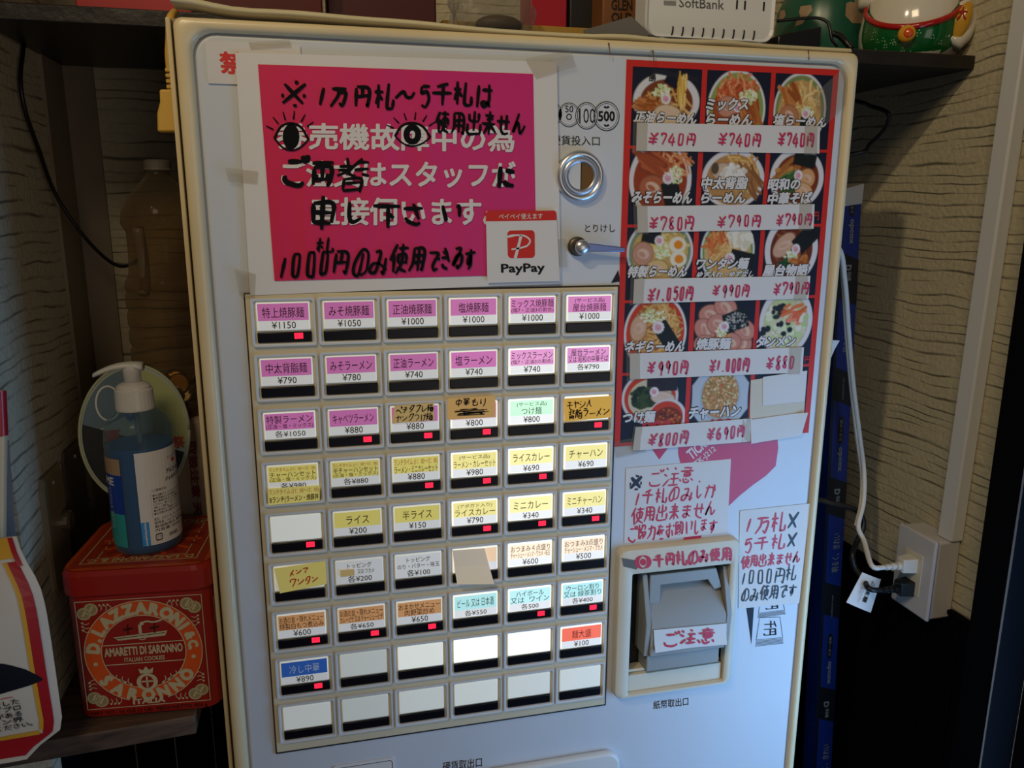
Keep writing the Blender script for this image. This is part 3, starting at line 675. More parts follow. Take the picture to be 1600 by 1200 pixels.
poly('swirl_print', SW, mat('magenta_film', 'c4124c', .4)); poly('swirl_print', [(1014, 694), (1048, 694), (1030, 718)], mat('magenta_film', 'cb2470', .35))
q = MB(); text(q, pxq((1071, 706), (1108, 673), (1117, 686), (1081, 720), PW), 'TICKET', WHITEINK, h=.004, bold=.03)
text(q, pxq((1083, 722), (1114, 696), (1121, 705), (1090, 731), PW), 'TK-J212', WHITEINK, h=.004, bold=.012); q.build('swirl_lettering', tm)
poly('arrow_print', [(955, 442), (966, 422), (969, 440)], NAVY)
q = MB()
P = [pw(*a, PW) for a in ((1166, 949), (1178, 948), (1174, 1007))]; q.add([(p[0], p[1], PW - .002) for p in P], [(0, 1, 2)], NAVY)
def note_icon(q, a, b, c, d):
    f = pxq(a, b, c, d, PW); band(q, f, [(0, 0), (1, 0), (1, 1), (0, 1)], .022, INK, h=.003, closed=True)
    text(q, f, '千円', INK, .26, .16, .80, .84, h=.003, rot=90, bold=.015)
    for i in range(5): band(q, f, [(0 - .0, 1.06 + i * .055), (1.0, 1.06 + i * .055)], .018, INK, h=.003)
note_icon(q, (1187, 965), (1218.7, 964), (1223, 996), (1181.5, 1000)); note_icon(q, (1190, 932), (1221, 930), (1226, 953), (1185, 958))
q.build('banknote_print', tm)
# things at the foot of the picture: coin tray cover and little instruction plate
ct = MB(); a = pw(752, 1200, -.1); prism(ct, rrect(a[0], pw(946, 1177, -.1)[1], pw(968, 1185, -.1)[0] + .02, pw(946, 1177, -.1)[1] + 2.6, .3), -.12, .04, mat('white_tray_plastic', 'd8d6d2', .4)); ct.build('coin_tray', tm, bevel=.06, seg=3)
ip = MB(); a = pw(520, 1194, .03); b = pw(617, 1185, .03); prism(ip, rrect(a[0], (a[1] + b[1]) / 2, b[0], b[1] + 1.3, .06), .02, .04, PAPER)
band(ip, lambda s, t, h: (s, t, .02 - h), rrect(a[0] + .05, (a[1] + b[1]) / 2 + .06, b[0] - .05, b[1] + 1.24, .05), .012, INK, h=.002, closed=True); ip.build('instruction_plate', tm)

# ------------------------------------------------------------------ papers on the machine
TAPE = clear('clear_tape', 'f6f4f0', .015, .22)
def paper(name, q, w, label, cat='paper', m=PAPER, th=.006, curl=None, nx=6, ny=6, group=None):
    f = pxq(*q, w); o = sheet(MB(), f, m, th, nx, ny, curl).build(name, smooth=False); tag(o, label, cat, group); return o, f
def tape_on(o, *qs, w):
    for q in qs:
        sheet(MB(), pxq(*q, w), TAPE, .003, 3, 2, curl=lambda s, t: .006 * math.sin(9 * s + 5 * t) + .006).build('tape', o)

o, f = paper('small_sign', ((320.5, 64), (469, 71.5), (474, 136), (325.5, 130.5)), .038, 'white plate with one red character, half hidden behind the pink notice', 'sign', mat('white_plate', 'd6d2cf', .4), th=.02)
q = MB(); text(q, pxq((341, 80), (382, 81.5), (384, 117), (345, 115), .018), '禁', mat('vermilion_ink', 'd62828', .5), h=.002, bold=.035); q.build('lettering', o)
tape_on(o, ((388, 66), (452, 62), (456, 74), (392, 78)), w=.014)

o, f = paper('pink_notice', ((367.5, 82), (870, 97), (876, 443), (391, 461.5)), -.004, 'large white paper with a magenta field, white print and black marker writing', 'notice', th=.008,
             curl=lambda s, t: .012 * math.sin(3 * t + 1) * math.sin(math.pi * s))
WS = -.018
F = pxq((403, 100.5), (833, 115.5), (838.5, 429), (429, 439), WS); q = MB(); sheet(q, F, MAGENTA, .003, 8, 8, curl=lambda s, t: .008 * math.sin(3 * t + 1) * math.sin(math.pi * s)); q.build('magenta_print', o)
WS = -.034; q = MB()
text(q, pxline(432, 191, 804, 196, 42, WS), '券売機故障中の為', WHITEINK, h=.0, bold=.028)
text(q, pxline(439, 250, 806, 252, 42, WS), 'ご注文はスタッフが', WHITEINK, h=.0, bold=.028)
text(q, pxline(486, 308, 770, 309, 44, WS), '直接伺います。', WHITEINK, h=.0, bold=.028)
q.build('lettering', o)
q = MB(); WH = -.038
def hw(s, xa, ya, xb, yb, h, pen=.10, m=MARKER, w=WH, **k): hand(MB(), pxline(xa, ya, xb, yb, h, w), s, m, pen=pen * 1.18, h=.0, **k).build('handwritten_lettering', o)
hw('※', 437, 123, 483, 124, 46, .10); hw('1万円札～5千札は', 494, 130, 772, 127, 40, .11)
hw('使用出来せん', 680, 172, 822, 174, 38, .095, slant=.05)
hw('ご', 438, 244, 480, 244, 48, .13); hw('両', 480, 251, 528, 251, 44, .12); hw('替', 526, 247, 578, 247, 52, .075); hw('に', 771, 253, 810, 253, 42, .15)
hw('申', 478, 304, 526, 304, 58, .10); hw('し', 532, 311, 574, 311, 42, .12); hw('下', 581, 313, 626, 313, 44, .12); hw('さ', 624, 313, 668, 313, 40, .12); hw('い', 680, 317, 726, 317, 36, .14)
hw('1000円のみ使用', 434, 390, 668, 380, 46, .085, slant=.16); hw('できるす', 668, 388, 744, 382, 38, .10, slant=.1); hw('札', 492, 372, 522, 371, 24, .13)
for ex, ey, a, b, ir in ((454.5, 213.5, 26, 21, 13), (644, 210, 27, 18, 13)):      # the two eyes drawn with the marker
    q = MB(); f = pxq((ex - 40, ey - 40), (ex + 40, ey - 40), (ex + 40, ey + 40), (ex - 40, ey + 40), WH)
    A_, B_ = a / 80, b / 80
    band(q, f, spline([(.5 - A_, .53), (.5 - A_ * .6, .5 - B_ * .75), (.5, .5 - B_), (.5 + A_ * .6, .5 - B_ * .7), (.5 + A_ * 1.05, .55)], 6), .05, MARKER, h=.0)
    band(q, f, spline([(.5 - A_, .53), (.5 - A_ * .5, .5 + B_ * .8), (.5 + .02, .5 + B_), (.5 + A_ * .6, .5 + B_ * .75), (.5 + A_ * 1.05, .55)], 6), .035, MARKER, h=.0)
    if ex < 500: flat(q, f, ell(.5, .5, .165, .25, 20), MARKER, h=.0)
    else: band(q, f, ell(.5, .5, .115, .14, 20), .12, MARKER, h=.0, closed=True)
    for i in range(6):
        an = math.radians(205 + 24 * i); c_, s_ = math.cos(an), math.sin(an)
        band(q, f, [(.5 + c_ * A_ * 1.18, .5 + s_ * B_ * 1.3), (.5 + c_ * A_ * 1.65, .5 + s_ * B_ * 1.95)], [.035, .02], MARKER, h=.0)
    q.build('eye_drawing', o)
tape_on(o, ((820, 92), (892, 78), (900, 104), (838, 124)), ((352, 262), (404, 268), (402, 288), (356, 284)), ((366, 420), (400, 428), (398, 468), (374, 462)), ((858, 376), (884, 372), (886, 416), (862, 420)), w=-.018)

o, f = paper('payment_sticker', ((759, 330), (869, 329), (874.5, 439), (761.5, 442)), -.044, 'white and red payment sticker on the corner of the pink notice', 'sticker', th=.004, nx=2, ny=2)
q = MB(); g = pxq((759, 330), (869, 329), (874.5, 439), (761.5, 442), -.048)
flat(q, g, [(0, .14), (0, .03), (.012, .008), (.03, 0), (.97, 0), (.988, .008), (1, .03), (1, .135)], RED, h=.001); q.build('red_band', o)
q = MB(); text(q, g, 'ペイペイ使えます', WHITEINK, .18, .035, .80, .115, h=.002, bold=.01)
q.build('lettering', o); q = MB(); text(q, g, 'PayPay', INK, .19, .735, .80, .90, h=.002, bold=.03); q.build('lettering', o)
q = MB(); g2 = pxq((792.5, 360.5), (835.5, 359.5), (836, 403), (793.5, 403.5), -.050)
flat(q, g2, rrect(0, 0, 1, 1, .14), RED, h=0)
band(q, g2, spline([(-.01, .22), (.3, .17), (.62, .2), (.82, .36), (.72, .55), (.42, .64), (.14, .68)], 6), [.07, .08, .09, .09, .09, .08, .06], WHITEINK, h=.002)
band(q, g2, [(.50, .18), (.40, .55), (.27, 1.0)], [.10, .10, .11], WHITEINK, h=.002); q.build('logo', o)

# ---- the menu poster with its food photographs (flat prints) ----
NX, NY = 100, 92
class Paint:
    def __init__(s, bg, seed):
        s.y, s.x = np.meshgrid(np.linspace(0, 1, NY), np.linspace(0, 1, NX), indexing='ij'); s.c = np.zeros((NY, NX, 3)); s.c[:] = lin(bg); s.r = np.random.RandomState(seed)
    def put(s, a, col, noise=0):
        col = np.array(lin(col)); c = np.broadcast_to(col, s.c.shape)
        if noise: c = c * (1 + noise * (s.r.rand(NY, NX, 1) - .5))
        a = np.clip(a, 0, 1)[..., None]; s.c = s.c * (1 - a) + c * a
    def em(s, cx, cy, rx, ry, rot=0):
        t = math.radians(rot); dx, dy = s.x - cx, s.y - cy
        p, q = dx * math.cos(t) + dy * math.sin(t), -dx * math.sin(t) + dy * math.cos(t)
        d = np.sqrt((p / rx) ** 2 + (q / ry) ** 2); return np.clip((1 - d) * min(rx, ry) * 60 + .5, 0, 1)
    def el(s, cx, cy, rx, ry, col, rot=0, noise=0): s.put(s.em(cx, cy, rx, ry, rot), col, noise)
    def rect(s, cx, cy, rx, ry, col, rot=0, noise=0):
        t = math.radians(rot); dx, dy = s.x - cx, s.y - cy
        p, q = abs(dx * math.cos(t) + dy * math.sin(t)), abs(-dx * math.sin(t) + dy * math.cos(t))
        s.put(np.clip(np.minimum(rx - p, ry - q) * 60 + .5, 0, 1), col, noise)
    def line(s, x0, y0, x1, y1, wd, col):
        d = np.array([x1 - x0, y1 - y0]); L = d @ d + 1e-9
        t = np.clip(((s.x - x0) * d[0] + (s.y - y0) * d[1]) / L, 0, 1)
        s.put(np.clip((wd - np.hypot(s.x - x0 - t * d[0], s.y - y0 - t * d[1])) * 60 + .5, 0, 1), col)
    def strands(s, cx, cy, rx, ry, n, cols, wd=.012, ln=.16, ang=None, sp=40):
        for i in range(n):
            a = s.r.rand() * 6.28; k = math.sqrt(s.r.rand()); x, y = cx + rx * k * math.cos(a), cy + ry * k * math.sin(a)
            b = math.radians(ang + (s.r.rand() - .5) * sp) if ang is not None else s.r.rand() * 3.14
            l = ln * (.5 + .6 * s.r.rand()); s.line(x - l / 2 * math.cos(b), y - l / 2 * math.sin(b), x + l / 2 * math.cos(b), y + l / 2 * math.sin(b), wd, cols[s.r.randint(len(cols))])
    def specks(s, cx, cy, rx, ry, n, cols, rad=.016):
        for i in range(n):
            a = s.r.rand() * 6.28; k = math.sqrt(s.r.rand()); s.el(cx + rx * k * math.cos(a), cy + ry * k * math.sin(a), rad * (.6 + .8 * s.r.rand()), rad * (.6 + .6 * s.r.rand()), cols[s.r.randint(len(cols))])
    def bowl(s, cx, cy, rx, ry, rim='dcd8d8', inner=None, soup='8a4a20', lip=.86):
        s.el(cx, cy, rx, ry, rim)
        if inner: s.el(cx, cy, rx * .93, ry * .93, inner)
        s.el(cx, cy + .01, rx * lip, ry * lip, soup, noise=.25)
    def meat(s, cx, cy, rx, ry, rot=0, col='c79a7c'):
        s.el(cx, cy, rx, ry, '8c5638', rot); s.el(cx, cy, rx * .93, ry * .93, col, rot, .12); s.el(cx + .01, cy, rx * .55, ry * .4, 'dcb8a0', rot + 20, .1); s.el(cx - .01, cy + .01, rx * .35, ry * .2, col, rot + 30)
    def naruto(s, cx, cy, r=.07):
        for i in range(12): s.el(cx + r * .88 * math.cos(i * .5236), cy + r * .88 * math.sin(i * .5236), r * .22, r * .22, 'e6dede')
        s.el(cx, cy, r * .92, r * .92, 'e9e2e2')
        for i in range(26):
            a = i * .42; q = r * (.12 + .022 * i); s.el(cx + q * math.cos(a), cy + q * math.sin(a), r * .1, r * .1, 'd0708a')
    def nori(s, cx, cy, rx, ry, rot): s.rect(cx, cy, rx, ry, '171c1c', rot, .6)
    def egg(s, cx, cy, r): s.el(cx, cy, r * 1.15, r, 'ebe2cc', 10); s.el(cx + .01, cy, r * .62, r * .55, 'e88a1c', 10)
ND = ['d8a860', 'e6be78', 'c48c44']; MN = ['b5682c', '9a5020', 'c88044']; NG = ['dfe6b8', 'c2d88c', 'eef0d8']
def ph(r, c):
    p = Paint('171a2c', r * 5 + c)
    if (r, c) == (0, 0):
        p.y = p.y + .13
        p.bowl(.50, .55, .48, .36, lip=.80, soup='7c3c1c'); p.strands(.5, .62, .36, .22, 60, ND, .011); p.rect(.70, .10, .30, .13, '141626', 118)
        p.rect(.62, .22, .33, .03, '20222e', 8); p.strands(.72, .40, .07, .16, 34, ['e8c060', 'f0d080', 'cf9e3c'], .012, .22, 88, 16)
        p.strands(.24, .62, .15, .10, 26, MN, .016, .2, 20); p.specks(.42, .42, .13, .08, 70, NG); p.meat(.53, .72, .22, .13, 8, 'd8bf9a'); p.naruto(.49, .52, .065)
    elif (r, c) == (0, 1):
        p.bowl(.48, .50, .46, .52, inner='88a050', lip=.80, soup='a84a20'); p.strands(.48, .24, .32, .2, 70, ['d8764a', 'e8a070', 'c85a30'], .012); p.specks(.66, .33, .14, .10, 80, NG); p.meat(.34, .46, .17, .14, -10, 'c88a70'); p.naruto(.50, .47, .06); p.strands(.72, .62, .16, .14, 20, MN, .02, .25, 60); p.nori(.5, .78, .16, .08, 10)
    elif (r, c) == (0, 2):
        p.bowl(.46, .48, .46, .50, inner='7d8c52', lip=.82, soup='c79a5c'); p.strands(.5, .3, .3, .2, 60, ['e2c078', 'd8ac60', 'eed090'], .012); p.strands(.3, .3, .14, .14, 16, MN, .03, .3, 60); p.meat(.28, .56, .17, .15, 20, 'bd7a54'); p.nori(.58, .74, .11, .17, 5); p.specks(.6, .5, .1, .07, 40, NG); p.naruto(.57, .52, .065)
    elif (r, c) == (1, 0):
        p.bowl(.46, .40, .46, .52, lip=.86, soup='9a3c1c'); p.strands(.6, .2, .3, .18, 60, ['d88c58', 'c87440', 'e4a878'], .012); p.strands(.34, .2, .2, .12, 14, ['a04a28', 'b85c34', '8c3c20'], .04, .36, 30, 20); p.meat(.34, .50, .19, .16, 0, 'b3623f'); p.nori(.64, .62, .13, .2, -15); p.specks(.68, .34, .12, .12, 70, NG); p.naruto(.57, .38, .075)
    elif (r, c) == (1, 1):
        p.bowl(.50, .38, .50, .40, lip=.86, soup='b88850'); p.strands(.6, .3, .36, .26, 70, ND, .012); p.strands(.76, .42, .16, .16, 20, ['8a5a30', 'a87040'], .02, .3, 50); p.meat(.32, .28, .18, .12, 0, 'cbb39a'); p.specks(.5, .34, .2, .16, 90, ['e8e4dc', 'd8d0c4', 'f0ece6'], .03); p.el(.2, .24, .06, .08, '5a4a38')
    elif (r, c) == (1, 2):
        p.bowl(.50, .36, .48, .42, lip=.82, soup='7c3416'); p.strands(.28, .3, .18, .14, 18, ['c88848', 'd89c58', 'a86830'], .03, .3, -20); p.nori(.62, .1, .2, .1, 10); p.strands(.36, .42, .18, .13, 60, ['2c5a2c', '3f7a38', '1c4020'], .013, .22, -40); p.meat(.68, .36, .15, .14, 0, 'd89c64'); p.meat(.64, .54, .17, .12, 20, 'dba878'); p.naruto(.52, .32, .07)
    elif (r, c) == (2, 0):
        p.bowl(.50, .34, .50, .46, inner='7c9070', lip=.84, soup='c8a45c'); p.strands(.6, .24, .3, .2, 60, ['e8d090', 'd8b860'], .012); p.nori(.36, .12, .14, .1, 10); p.meat(.24, .36, .16, .17, 0, 'c49078'); p.meat(.46, .56, .18, .12, 0, 'd8b878'); p.egg(.76, .24, .11); p.egg(.78, .44, .11); p.specks(.54, .34, .12, .1, 60, NG); p.naruto(.48, .18, .065)
    elif (r, c) == (2, 1):
        p.bowl(.48, .34, .44, .48, inner='6f9c4c', lip=.86, soup='cfae78'); p.specks(.66, .18, .2, .14, 60, ['ece6d4', 'ddd2b8'], .05); p.strands(.3, .24, .16, .2, 40, ['d8783c', 'c8602c', 'e09858'], .018, .16); p.strands(.45, .45, .25, .2, 40, ND, .012); p.nori(.72, .46, .2, .12, 12); p.naruto(.52, .44, .075)
    elif (r, c) == (2, 2):
        p.bowl(.50, .32, .48, .50, lip=.80, soup='6c2c14'); p.strands(.5, .3, .3, .3, 40, ['a05c30', '8a4a24'], .014); p.meat(.36, .26, .24, .14, -40, 'd0a488'); p.nori(.76, .16, .14, .24, 50); p.specks(.5, .42, .12, .08, 60, NG); p.strands(.4, .56, .12, .08, 40, ['2c5a34', '1f4628'], .016, .1); p.strands(.66, .52, .13, .1, 30, MN, .022, .16); p.naruto(.58, .32, .07)
    elif (r, c) == (3, 0):
        p.bowl(.48, .44, .48, .56, inner='c83c20', lip=.80, soup='a8642c'); p.strands(.5, .4, .36, .4, 130, ND, .012); p.meat(.22, .36, .13, .2, 10, 'd2a684'); p.nori(.66, .5, .12, .24, -35); p.specks(.44, .2, .2, .1, 70, NG); p.naruto(.52, .36, .085)
    elif (r, c) == (3, 1):
        for cx, cy, rot in ((.26, .2, 0), (.5, .1, 20), (.18, .42, 40), (.2, .64, 10), (.36, .78, -10), (.62, .78, 20), (.82, .62, 60), (.84, .44, 30), (.4, .34, 0), (.6, .62, 0)): p.meat(cx, cy, .2, .15, rot, 'cc8878')
        p.strands(.5, .6, .12, .1, 30, ['c87838', 'e0a050'], .012); p.nori(.68, .3, .2, .15, -18); p.specks(.68, .3, .2, .14, 70, ['c8c4bc', '8a8a84'], .012); p.specks(.46, .44, .09, .09, 50, NG); p.naruto(.5, .38, .07)
    elif (r, c) == (3, 2):
        p.bowl(.50, .34, .49, .52, lip=.84, soup='c8c09c'); p.specks(.5, .36, .36, .36, 150, ['dfe4c0', 'c4d098', 'e8e4d0', 'b8cc88', 'd8d0b0'], .05); p.specks(.3, .2, .16, .14, 12, ['20262c', '2c3230'], .05); p.specks(.36, .46, .3, .16, 10, ['1c2228'], .05); p.strands(.6, .2, .2, .12, 14, ['e07848', 'd8602c'], .025, .2, -20); p.specks(.66, .3, .12, .1, 12, ['e8906c', 'e06c48'], .04)
    elif (r, c) == (4, 0):
        p.el(.44, .34, .44, .40, 'd8d4d2'); p.el(.44, .34, .40, .36, 'c83c1c'); p.el(.44, .36, .34, .29, 'cfc4a4', noise=.2); p.rect(.62, .12, .24, .14, '2a2028', 0, .4); p.specks(.34, .34, .17, .15, 60, ['2c3c1c', '3c4c24', '1e2a18'], .05); p.meat(.64, .36, .2, .1, 10, 'd8c0b0'); p.naruto(.5, .26, .065)
        p.el(.72, .66, .30, .28, 'd8d4d2'); p.el(.70, .66, .27, .25, 'c83c1c'); p.el(.73, .70, .23, .20, '7c2c10', noise=.3); p.specks(.73, .7, .2, .17, 110, ['c8581c', '9a3810', 'd87830', '501c08'], .018)
    elif (r, c) == (4, 1):
        n_ = 8; a = np.arctan2(p.y - .40, p.x - .5); d = np.hypot((p.x - .5) / .48, (p.y - .40) / .54) * np.cos(((a + .39) % .785) - .39); p.put(np.clip((1 - d) * 25, 0, 1), 'b9c2cc'); p.el(.5, .38, .34, .40, 'a9b2bc'); p.el(.5, .36, .31, .36, 'b8834c', noise=.3)
        p.specks(.5, .36, .30, .34, 320, ['c8985c', 'd8b070', '9a6a34', 'e0c890', '6a7a30', 'c85a28', 'e8d8b0'], .014)
    return p.c
POQ = ((979, 93), (1311, 109), (1263, 676), (959.5, 698)); PPW = .036
o, f = paper('menu_poster', POQ, PPW, 'laminated red and black poster of noodle dish photographs', 'poster', RED, th=.006, nx=3, ny=3)
COLX = ((.028, .342), (.366, .668), (.69, .972)); ROWY = [(.0155 + .1965 * i, .0155 + .1965 * i + .1885) for i in range(5)]
def photo_mesh(nm, s0, t0, s1, t1, colr):
    me = bpy.data.meshes.new(nm); vs = []
    for j in range(NY):
        for i in range(NX): vs.append(tuple(W(*f(s0 + (s1 - s0) * i / (NX - 1), t0 + (t1 - t0) * j / (NY - 1), .0085))))
    fs = [(j * NX + i, j * NX + i + 1, (j + 1) * NX + i + 1, (j + 1) * NX + i) for j in range(NY - 1) for i in range(NX - 1)]
    me.from_pydata(vs, [], fs); me.materials.append(PHOTO)
    ca = me.color_attributes.new('Ink', 'FLOAT_COLOR', 'POINT')
    ca.data.foreach_set('color', np.concatenate([colr.reshape(-1, 3), np.ones((NX * NY, 1))], 1).ravel().astype(np.float32))
    ob = bpy.data.objects.new(nm, me); COL.objects.link(ob); ob.parent = o; return ob
for r in range(5):
    for c in range(3):
        if (r, c) == (4, 2):
            q = MB(); sheet(q, lambda s, t, h: f(COLX[2][0] + (COLX[2][1] - COLX[2][0]) * s, ROWY[4][0] + (ROWY[4][1] - ROWY[4][0]) * t, h + .0075), NAVY, .001, 1, 1); q.build('dark_panel', o)
        else: photo_mesh('food_photo', COLX[c][0], ROWY[r][0], COLX[c][1], ROWY[r][1], ph(r, c))
q = MB()
for s_, xa, ya, xb, yb, h_ in (('正油らーめん', 988.5, 172, 1086, 176, 19), ('ミックス', 1101, 153, 1168, 153, 20), ('らーめん', 1101, 177, 1174, 178, 19), ('塩らーめん', 1206, 177, 1289, 182, 18),
        ('みそらーめん', 985, 298, 1079, 299, 20), ('中太背脂', 1093.5, 276, 1166, 276, 20), ('らーめん', 1093, 300, 1163, 300, 18), ('昭和の', 1198, 279, 1249, 278, 19), ('中華そば', 1197, 301, 1266, 299, 20),
        ('特製らーめん', 978, 415, 1071, 414, 19), ('ワンタン麺', 1085, 403, 1167, 402, 19), ('ゆず入れ・ゆずなし', 1086, 424, 1175, 423, 10), ('屋台物語', 1190, 413, 1260, 412, 19),
        ('ネギらーめん', 974, 532, 1067, 531, 19), ('焼豚麺', 1086, 528, 1140, 527, 19), ('タンメン', 1179, 525, 1241, 523, 18), ('つけ麺', 971, 643, 1022, 641, 19), ('チャーハン', 1073, 636, 1154, 632, 20)):
    q = MB(); g = pxline(xa, ya, xb, yb, h_, PPW - .006)
    text(q, g, s_, mat('outline_black', '08080c', .5), -.02, -.05, 1.02, 1.05, h=.0045, bold=.105, slant=.06)
    text(q, g, s_, WHITEINK, 0, 0, 1, 1, h=.0095, bold=.048, slant=.06); q.build('dish_lettering', o)
for s_, xa, ya, xb, yb, h_, m_, b_ in (('勝', 1013.5, 115, 1025, 116, 12, INK, .02), ('円', 1270, 217, 1280, 217, 14, RED, .02), ('円', 1270, 330, 1279, 330, 14, RED, .02), ('円', 1257, 556, 1265, 556, 11, RED, .02),
        ('990', 1003, 658, 1050, 655, 22, mat('price_red', 'c01818', .5), .04), ('690', 1105, 655, 1145, 653, 20, mat('price_red', 'c01818', .5), .04)):
    text(MB(), pxline(xa, ya, xb, yb, h_, PPW - .006), s_, m_, h=.005, bold=b_).build('lettering', o)
tape_on(o, ((1268, 150), (1330, 96), (1336, 150), (1290, 196)), ((958, 690), (1000, 682), (1010, 706), (962, 716)), w=.026)

SW_ = .011
def strip(q_, prices, label, curl=None):
    o, f = paper('price_strip', q_, SW_, label, 'price strip', th=.005, nx=12, ny=2, curl=curl, group='hand-written price strips on the poster')
    for s_, a, b, c_, d in prices:
        mb = MB(); hand(mb, f, s_, PINKPEN, a, b, c_, d, pen=.12, h=.012 if not curl else .022, slant=.16, jit=.3); mb.build('handwritten_lettering', o)
    for s0 in (0.0, .93):
        sheet(MB(), lambda s, t, h: f(s0 + .075 * s - .02, -.06 + 1.12 * t, h + .008), TAPE, .002, 3, 2, curl=lambda s, t: .006 * math.sin(14 * s + 7 * t) + .004).build('tape', o)
    return o, f
strip(((995, 191.5), (1281, 197.5), (1280, 240), (994, 235.5)), (('¥740円', .055, .32, .315, .82), ('¥740円', .425, .28, .67, .82), ('¥740円', .755, .22, .97, .80)), 'paper strip with three pink prices ending 740, topmost on the poster')
strip(((995, 322), (1272.5, 319), (1271, 357.5), (996.5, 363.5)), (('¥780円', .055, .36, .31, .92), ('¥790円', .43, .36, .69, .90), ('¥790円', .77, .34, .99, .88)), 'paper strip with pink prices, the first of them 780')
strip(((991, 436), (1266, 431), (1263, 466.5), (989, 474.5)), (('¥1.050円', .07, .30, .33, .94), ('¥990円', .43, .28, .65, .86), ('¥790円', .78, .22, 1.0, .84)), 'paper strip with pink prices starting at 1050, under the egg noodle photo')
strip(((984, 552.5), (1256, 542.5), (1253.5, 582), (984, 592.5)), (('¥990円', .09, .30, .33, .90), ('¥1.000円', .44, .28, .68, .88), ('¥880', .77, .26, .95, .84)), 'paper strip with pink prices ending in 880')
strip(((993, 667.5), (1175, 653.5), (1174.5, 689.5), (988.5, 704)), (('¥800円', .11, .28, .45, .90), ('¥690円', .60, .22, .94, .84)), 'short paper strip with pink prices 800 and 690, lowest on the poster', curl=lambda s, t: .010 * abs(math.sin(6 * s)))
o, f = paper('blank_paper', ((1173, 594), (1261, 580), (1256, 646), (1171, 655)), .021, 'big blank paper covering the last poster photo', 'paper', mat('aged_paper', 'd3c8b2', .7), th=.005)
o, f = paper('blank_paper', ((1192, 589), (1261, 579), (1257, 627), (1191.5, 634)), .012, 'small blank white patch of paper over the big blank one', 'paper', th=.004)
o, f = paper('blank_paper', ((1172, 656), (1259.5, 643.5), (1252, 681), (1173, 693)), .006, 'blank white paper with curled corners at the foot of the poster', 'paper', th=.005, nx=12, ny=8, curl=lambda s, t: .12 * max(0, s - .75) ** 1.5 * (1 - t) * 4 + .10 * max(0, .2 - s) * t)

o, f = paper('red_ink_notice', ((978, 731.5), (1142, 717), (1136, 832), (975, 849)), .034, 'white paper with four lines of red handwriting above the banknote slot', 'notice', th=.006)
q = MB(); hline(o, f, '※', mat('navy_marker', '14162c', .5), .03, .09, .165, .31, pen=.2, h=.009)
hline(o, f, 'ご注意.', REDPEN, .20, .04, .74, .28, pen=.085, h=.009); hline(o, f, '1千札のみしか', REDPEN, .08, .29, .87, .51, pen=.10, h=.009)
hline(o, f, '使用出来ません', REDPEN, .06, .52, .88, .755, pen=.095, h=.009); hline(o, f, 'ご協力をお願いします', REDPEN, .03, .765, .90, .985, pen=.095, h=.009); q.build('handwritten_lettering', o)

o, f = paper('tall_notice', ((1156, 798), (1265.5, 786.5), (1248, 942), (1153.5, 951)), .032, 'tall white note in red and black pen beside the banknote slot', 'notice', th=.006, curl=lambda s, t: .05 * max(0, s - .8) * t)
q = MB(); hline(o, f, '1万札', REDPEN, .07, .05, .68, .24, pen=.10, h=.010); hline(o, f, 'X', BLUEPEN, .68, .055, .87, .235, pen=.13, h=.010)
hline(o, f, '5千札', REDPEN, .04, .27, .70, .44, pen=.10, h=.010); hline(o, f, 'X', BLUEPEN, .70, .26, .87, .42, pen=.13, h=.012)
hline(o, f, '使用出来ません', REDPEN, .03, .45, .95, .59, pen=.10, h=.014); hline(o, f, '1000円札', BLUEPEN, .02, .60, .92, .77, pen=.075, h=.014); hline(o, f, 'のみ使用です', BLUEPEN, .03, .78, .95, .94, pen=.085, h=.014); q.build('handwritten_lettering', o)

a = [(1021, 984), (1135, 973.5), (1134, 1005), (1022.5, 1018)]
o, f = paper('caution_tag', a, -.27, 'white tag with red writing stuck on the grey banknote guide', 'tag', th=.005, nx=10, ny=6, curl=lambda s, t: .10 * max(0, t - .55) * (abs(s - .5) * 1.6) + .01)
q = MB(); hline(o, f, 'ご注意', REDPEN, .10, .10, .84, .80, pen=.13, h=.03); q.build('handwritten_lettering', o)

def slip(q_, label, col, lev, w=-.056, curl=None, th=.004):
    o, f = paper('paper_slip', q_, w, label, 'paper slip', BACKLIT, th=th, curl=curl, group='slips stuck over the buttons'); o.color = (*lin(col), lev); return o, f
o, f = slip(((616.5, 634), (677.5, 629), (679, 656.5), (613, 662)), 'tan slip with two lines of tiny black handwriting on a pink button', 'c8aa6c', .16)
q = MB(); hline(o, f, 'ペチダブレ麺', MARKER, .05, .05, .99, .50, pen=.11, h=.008); hline(o, f, 'ヤングつけ麺', MARKER, .06, .52, .95, .97, pen=.09, h=.008); q.build('handwritten_lettering', o)
o, f = slip(((699.5, 623), (774, 618), (774, 651.5), (699.5, 656)), 'brown-yellow slip with a line crossed out in black', 'c49a58', .28)
q = MB(); hline(o, f, '中華もり', MARKER, .14, .03, .82, .46, pen=.10, h=.008)
for k in range(16):
    y = .56 + .30 * rnd.random(); band(q, f, spline([(.10 + .8 * rnd.random() * .4, y), (.3 + .3 * rnd.random(), y + .08 * (rnd.random() - .5)), (.6 + .3 * rnd.random(), y + .1 * (rnd.random() - .5))], 5), .035, MARKER, h=.008 + k * .0003)
q.build('handwritten_lettering', o)
o, f = slip(((881.5, 623), (956, 618.5), (955, 652), (882, 659)), 'golden slip with slanting black handwriting in the last column', 'd9a63c', .34)
q = MB(); hline(o, f, 'モヤシ入', MARKER, .05, .08, .58, .46, pen=.10, h=.008); hline(o, f, '背脂ラーメン', MARKER, .08, .46, .96, .92, pen=.09, h=.008); q.build('handwritten_lettering', o)
o, f = slip(((418.5, 763.5), (499.5, 758), (499.5, 782), (419.5, 789.5)), 'yellow printed lunch slip over a dark indicator window', 'e6d678', .18)
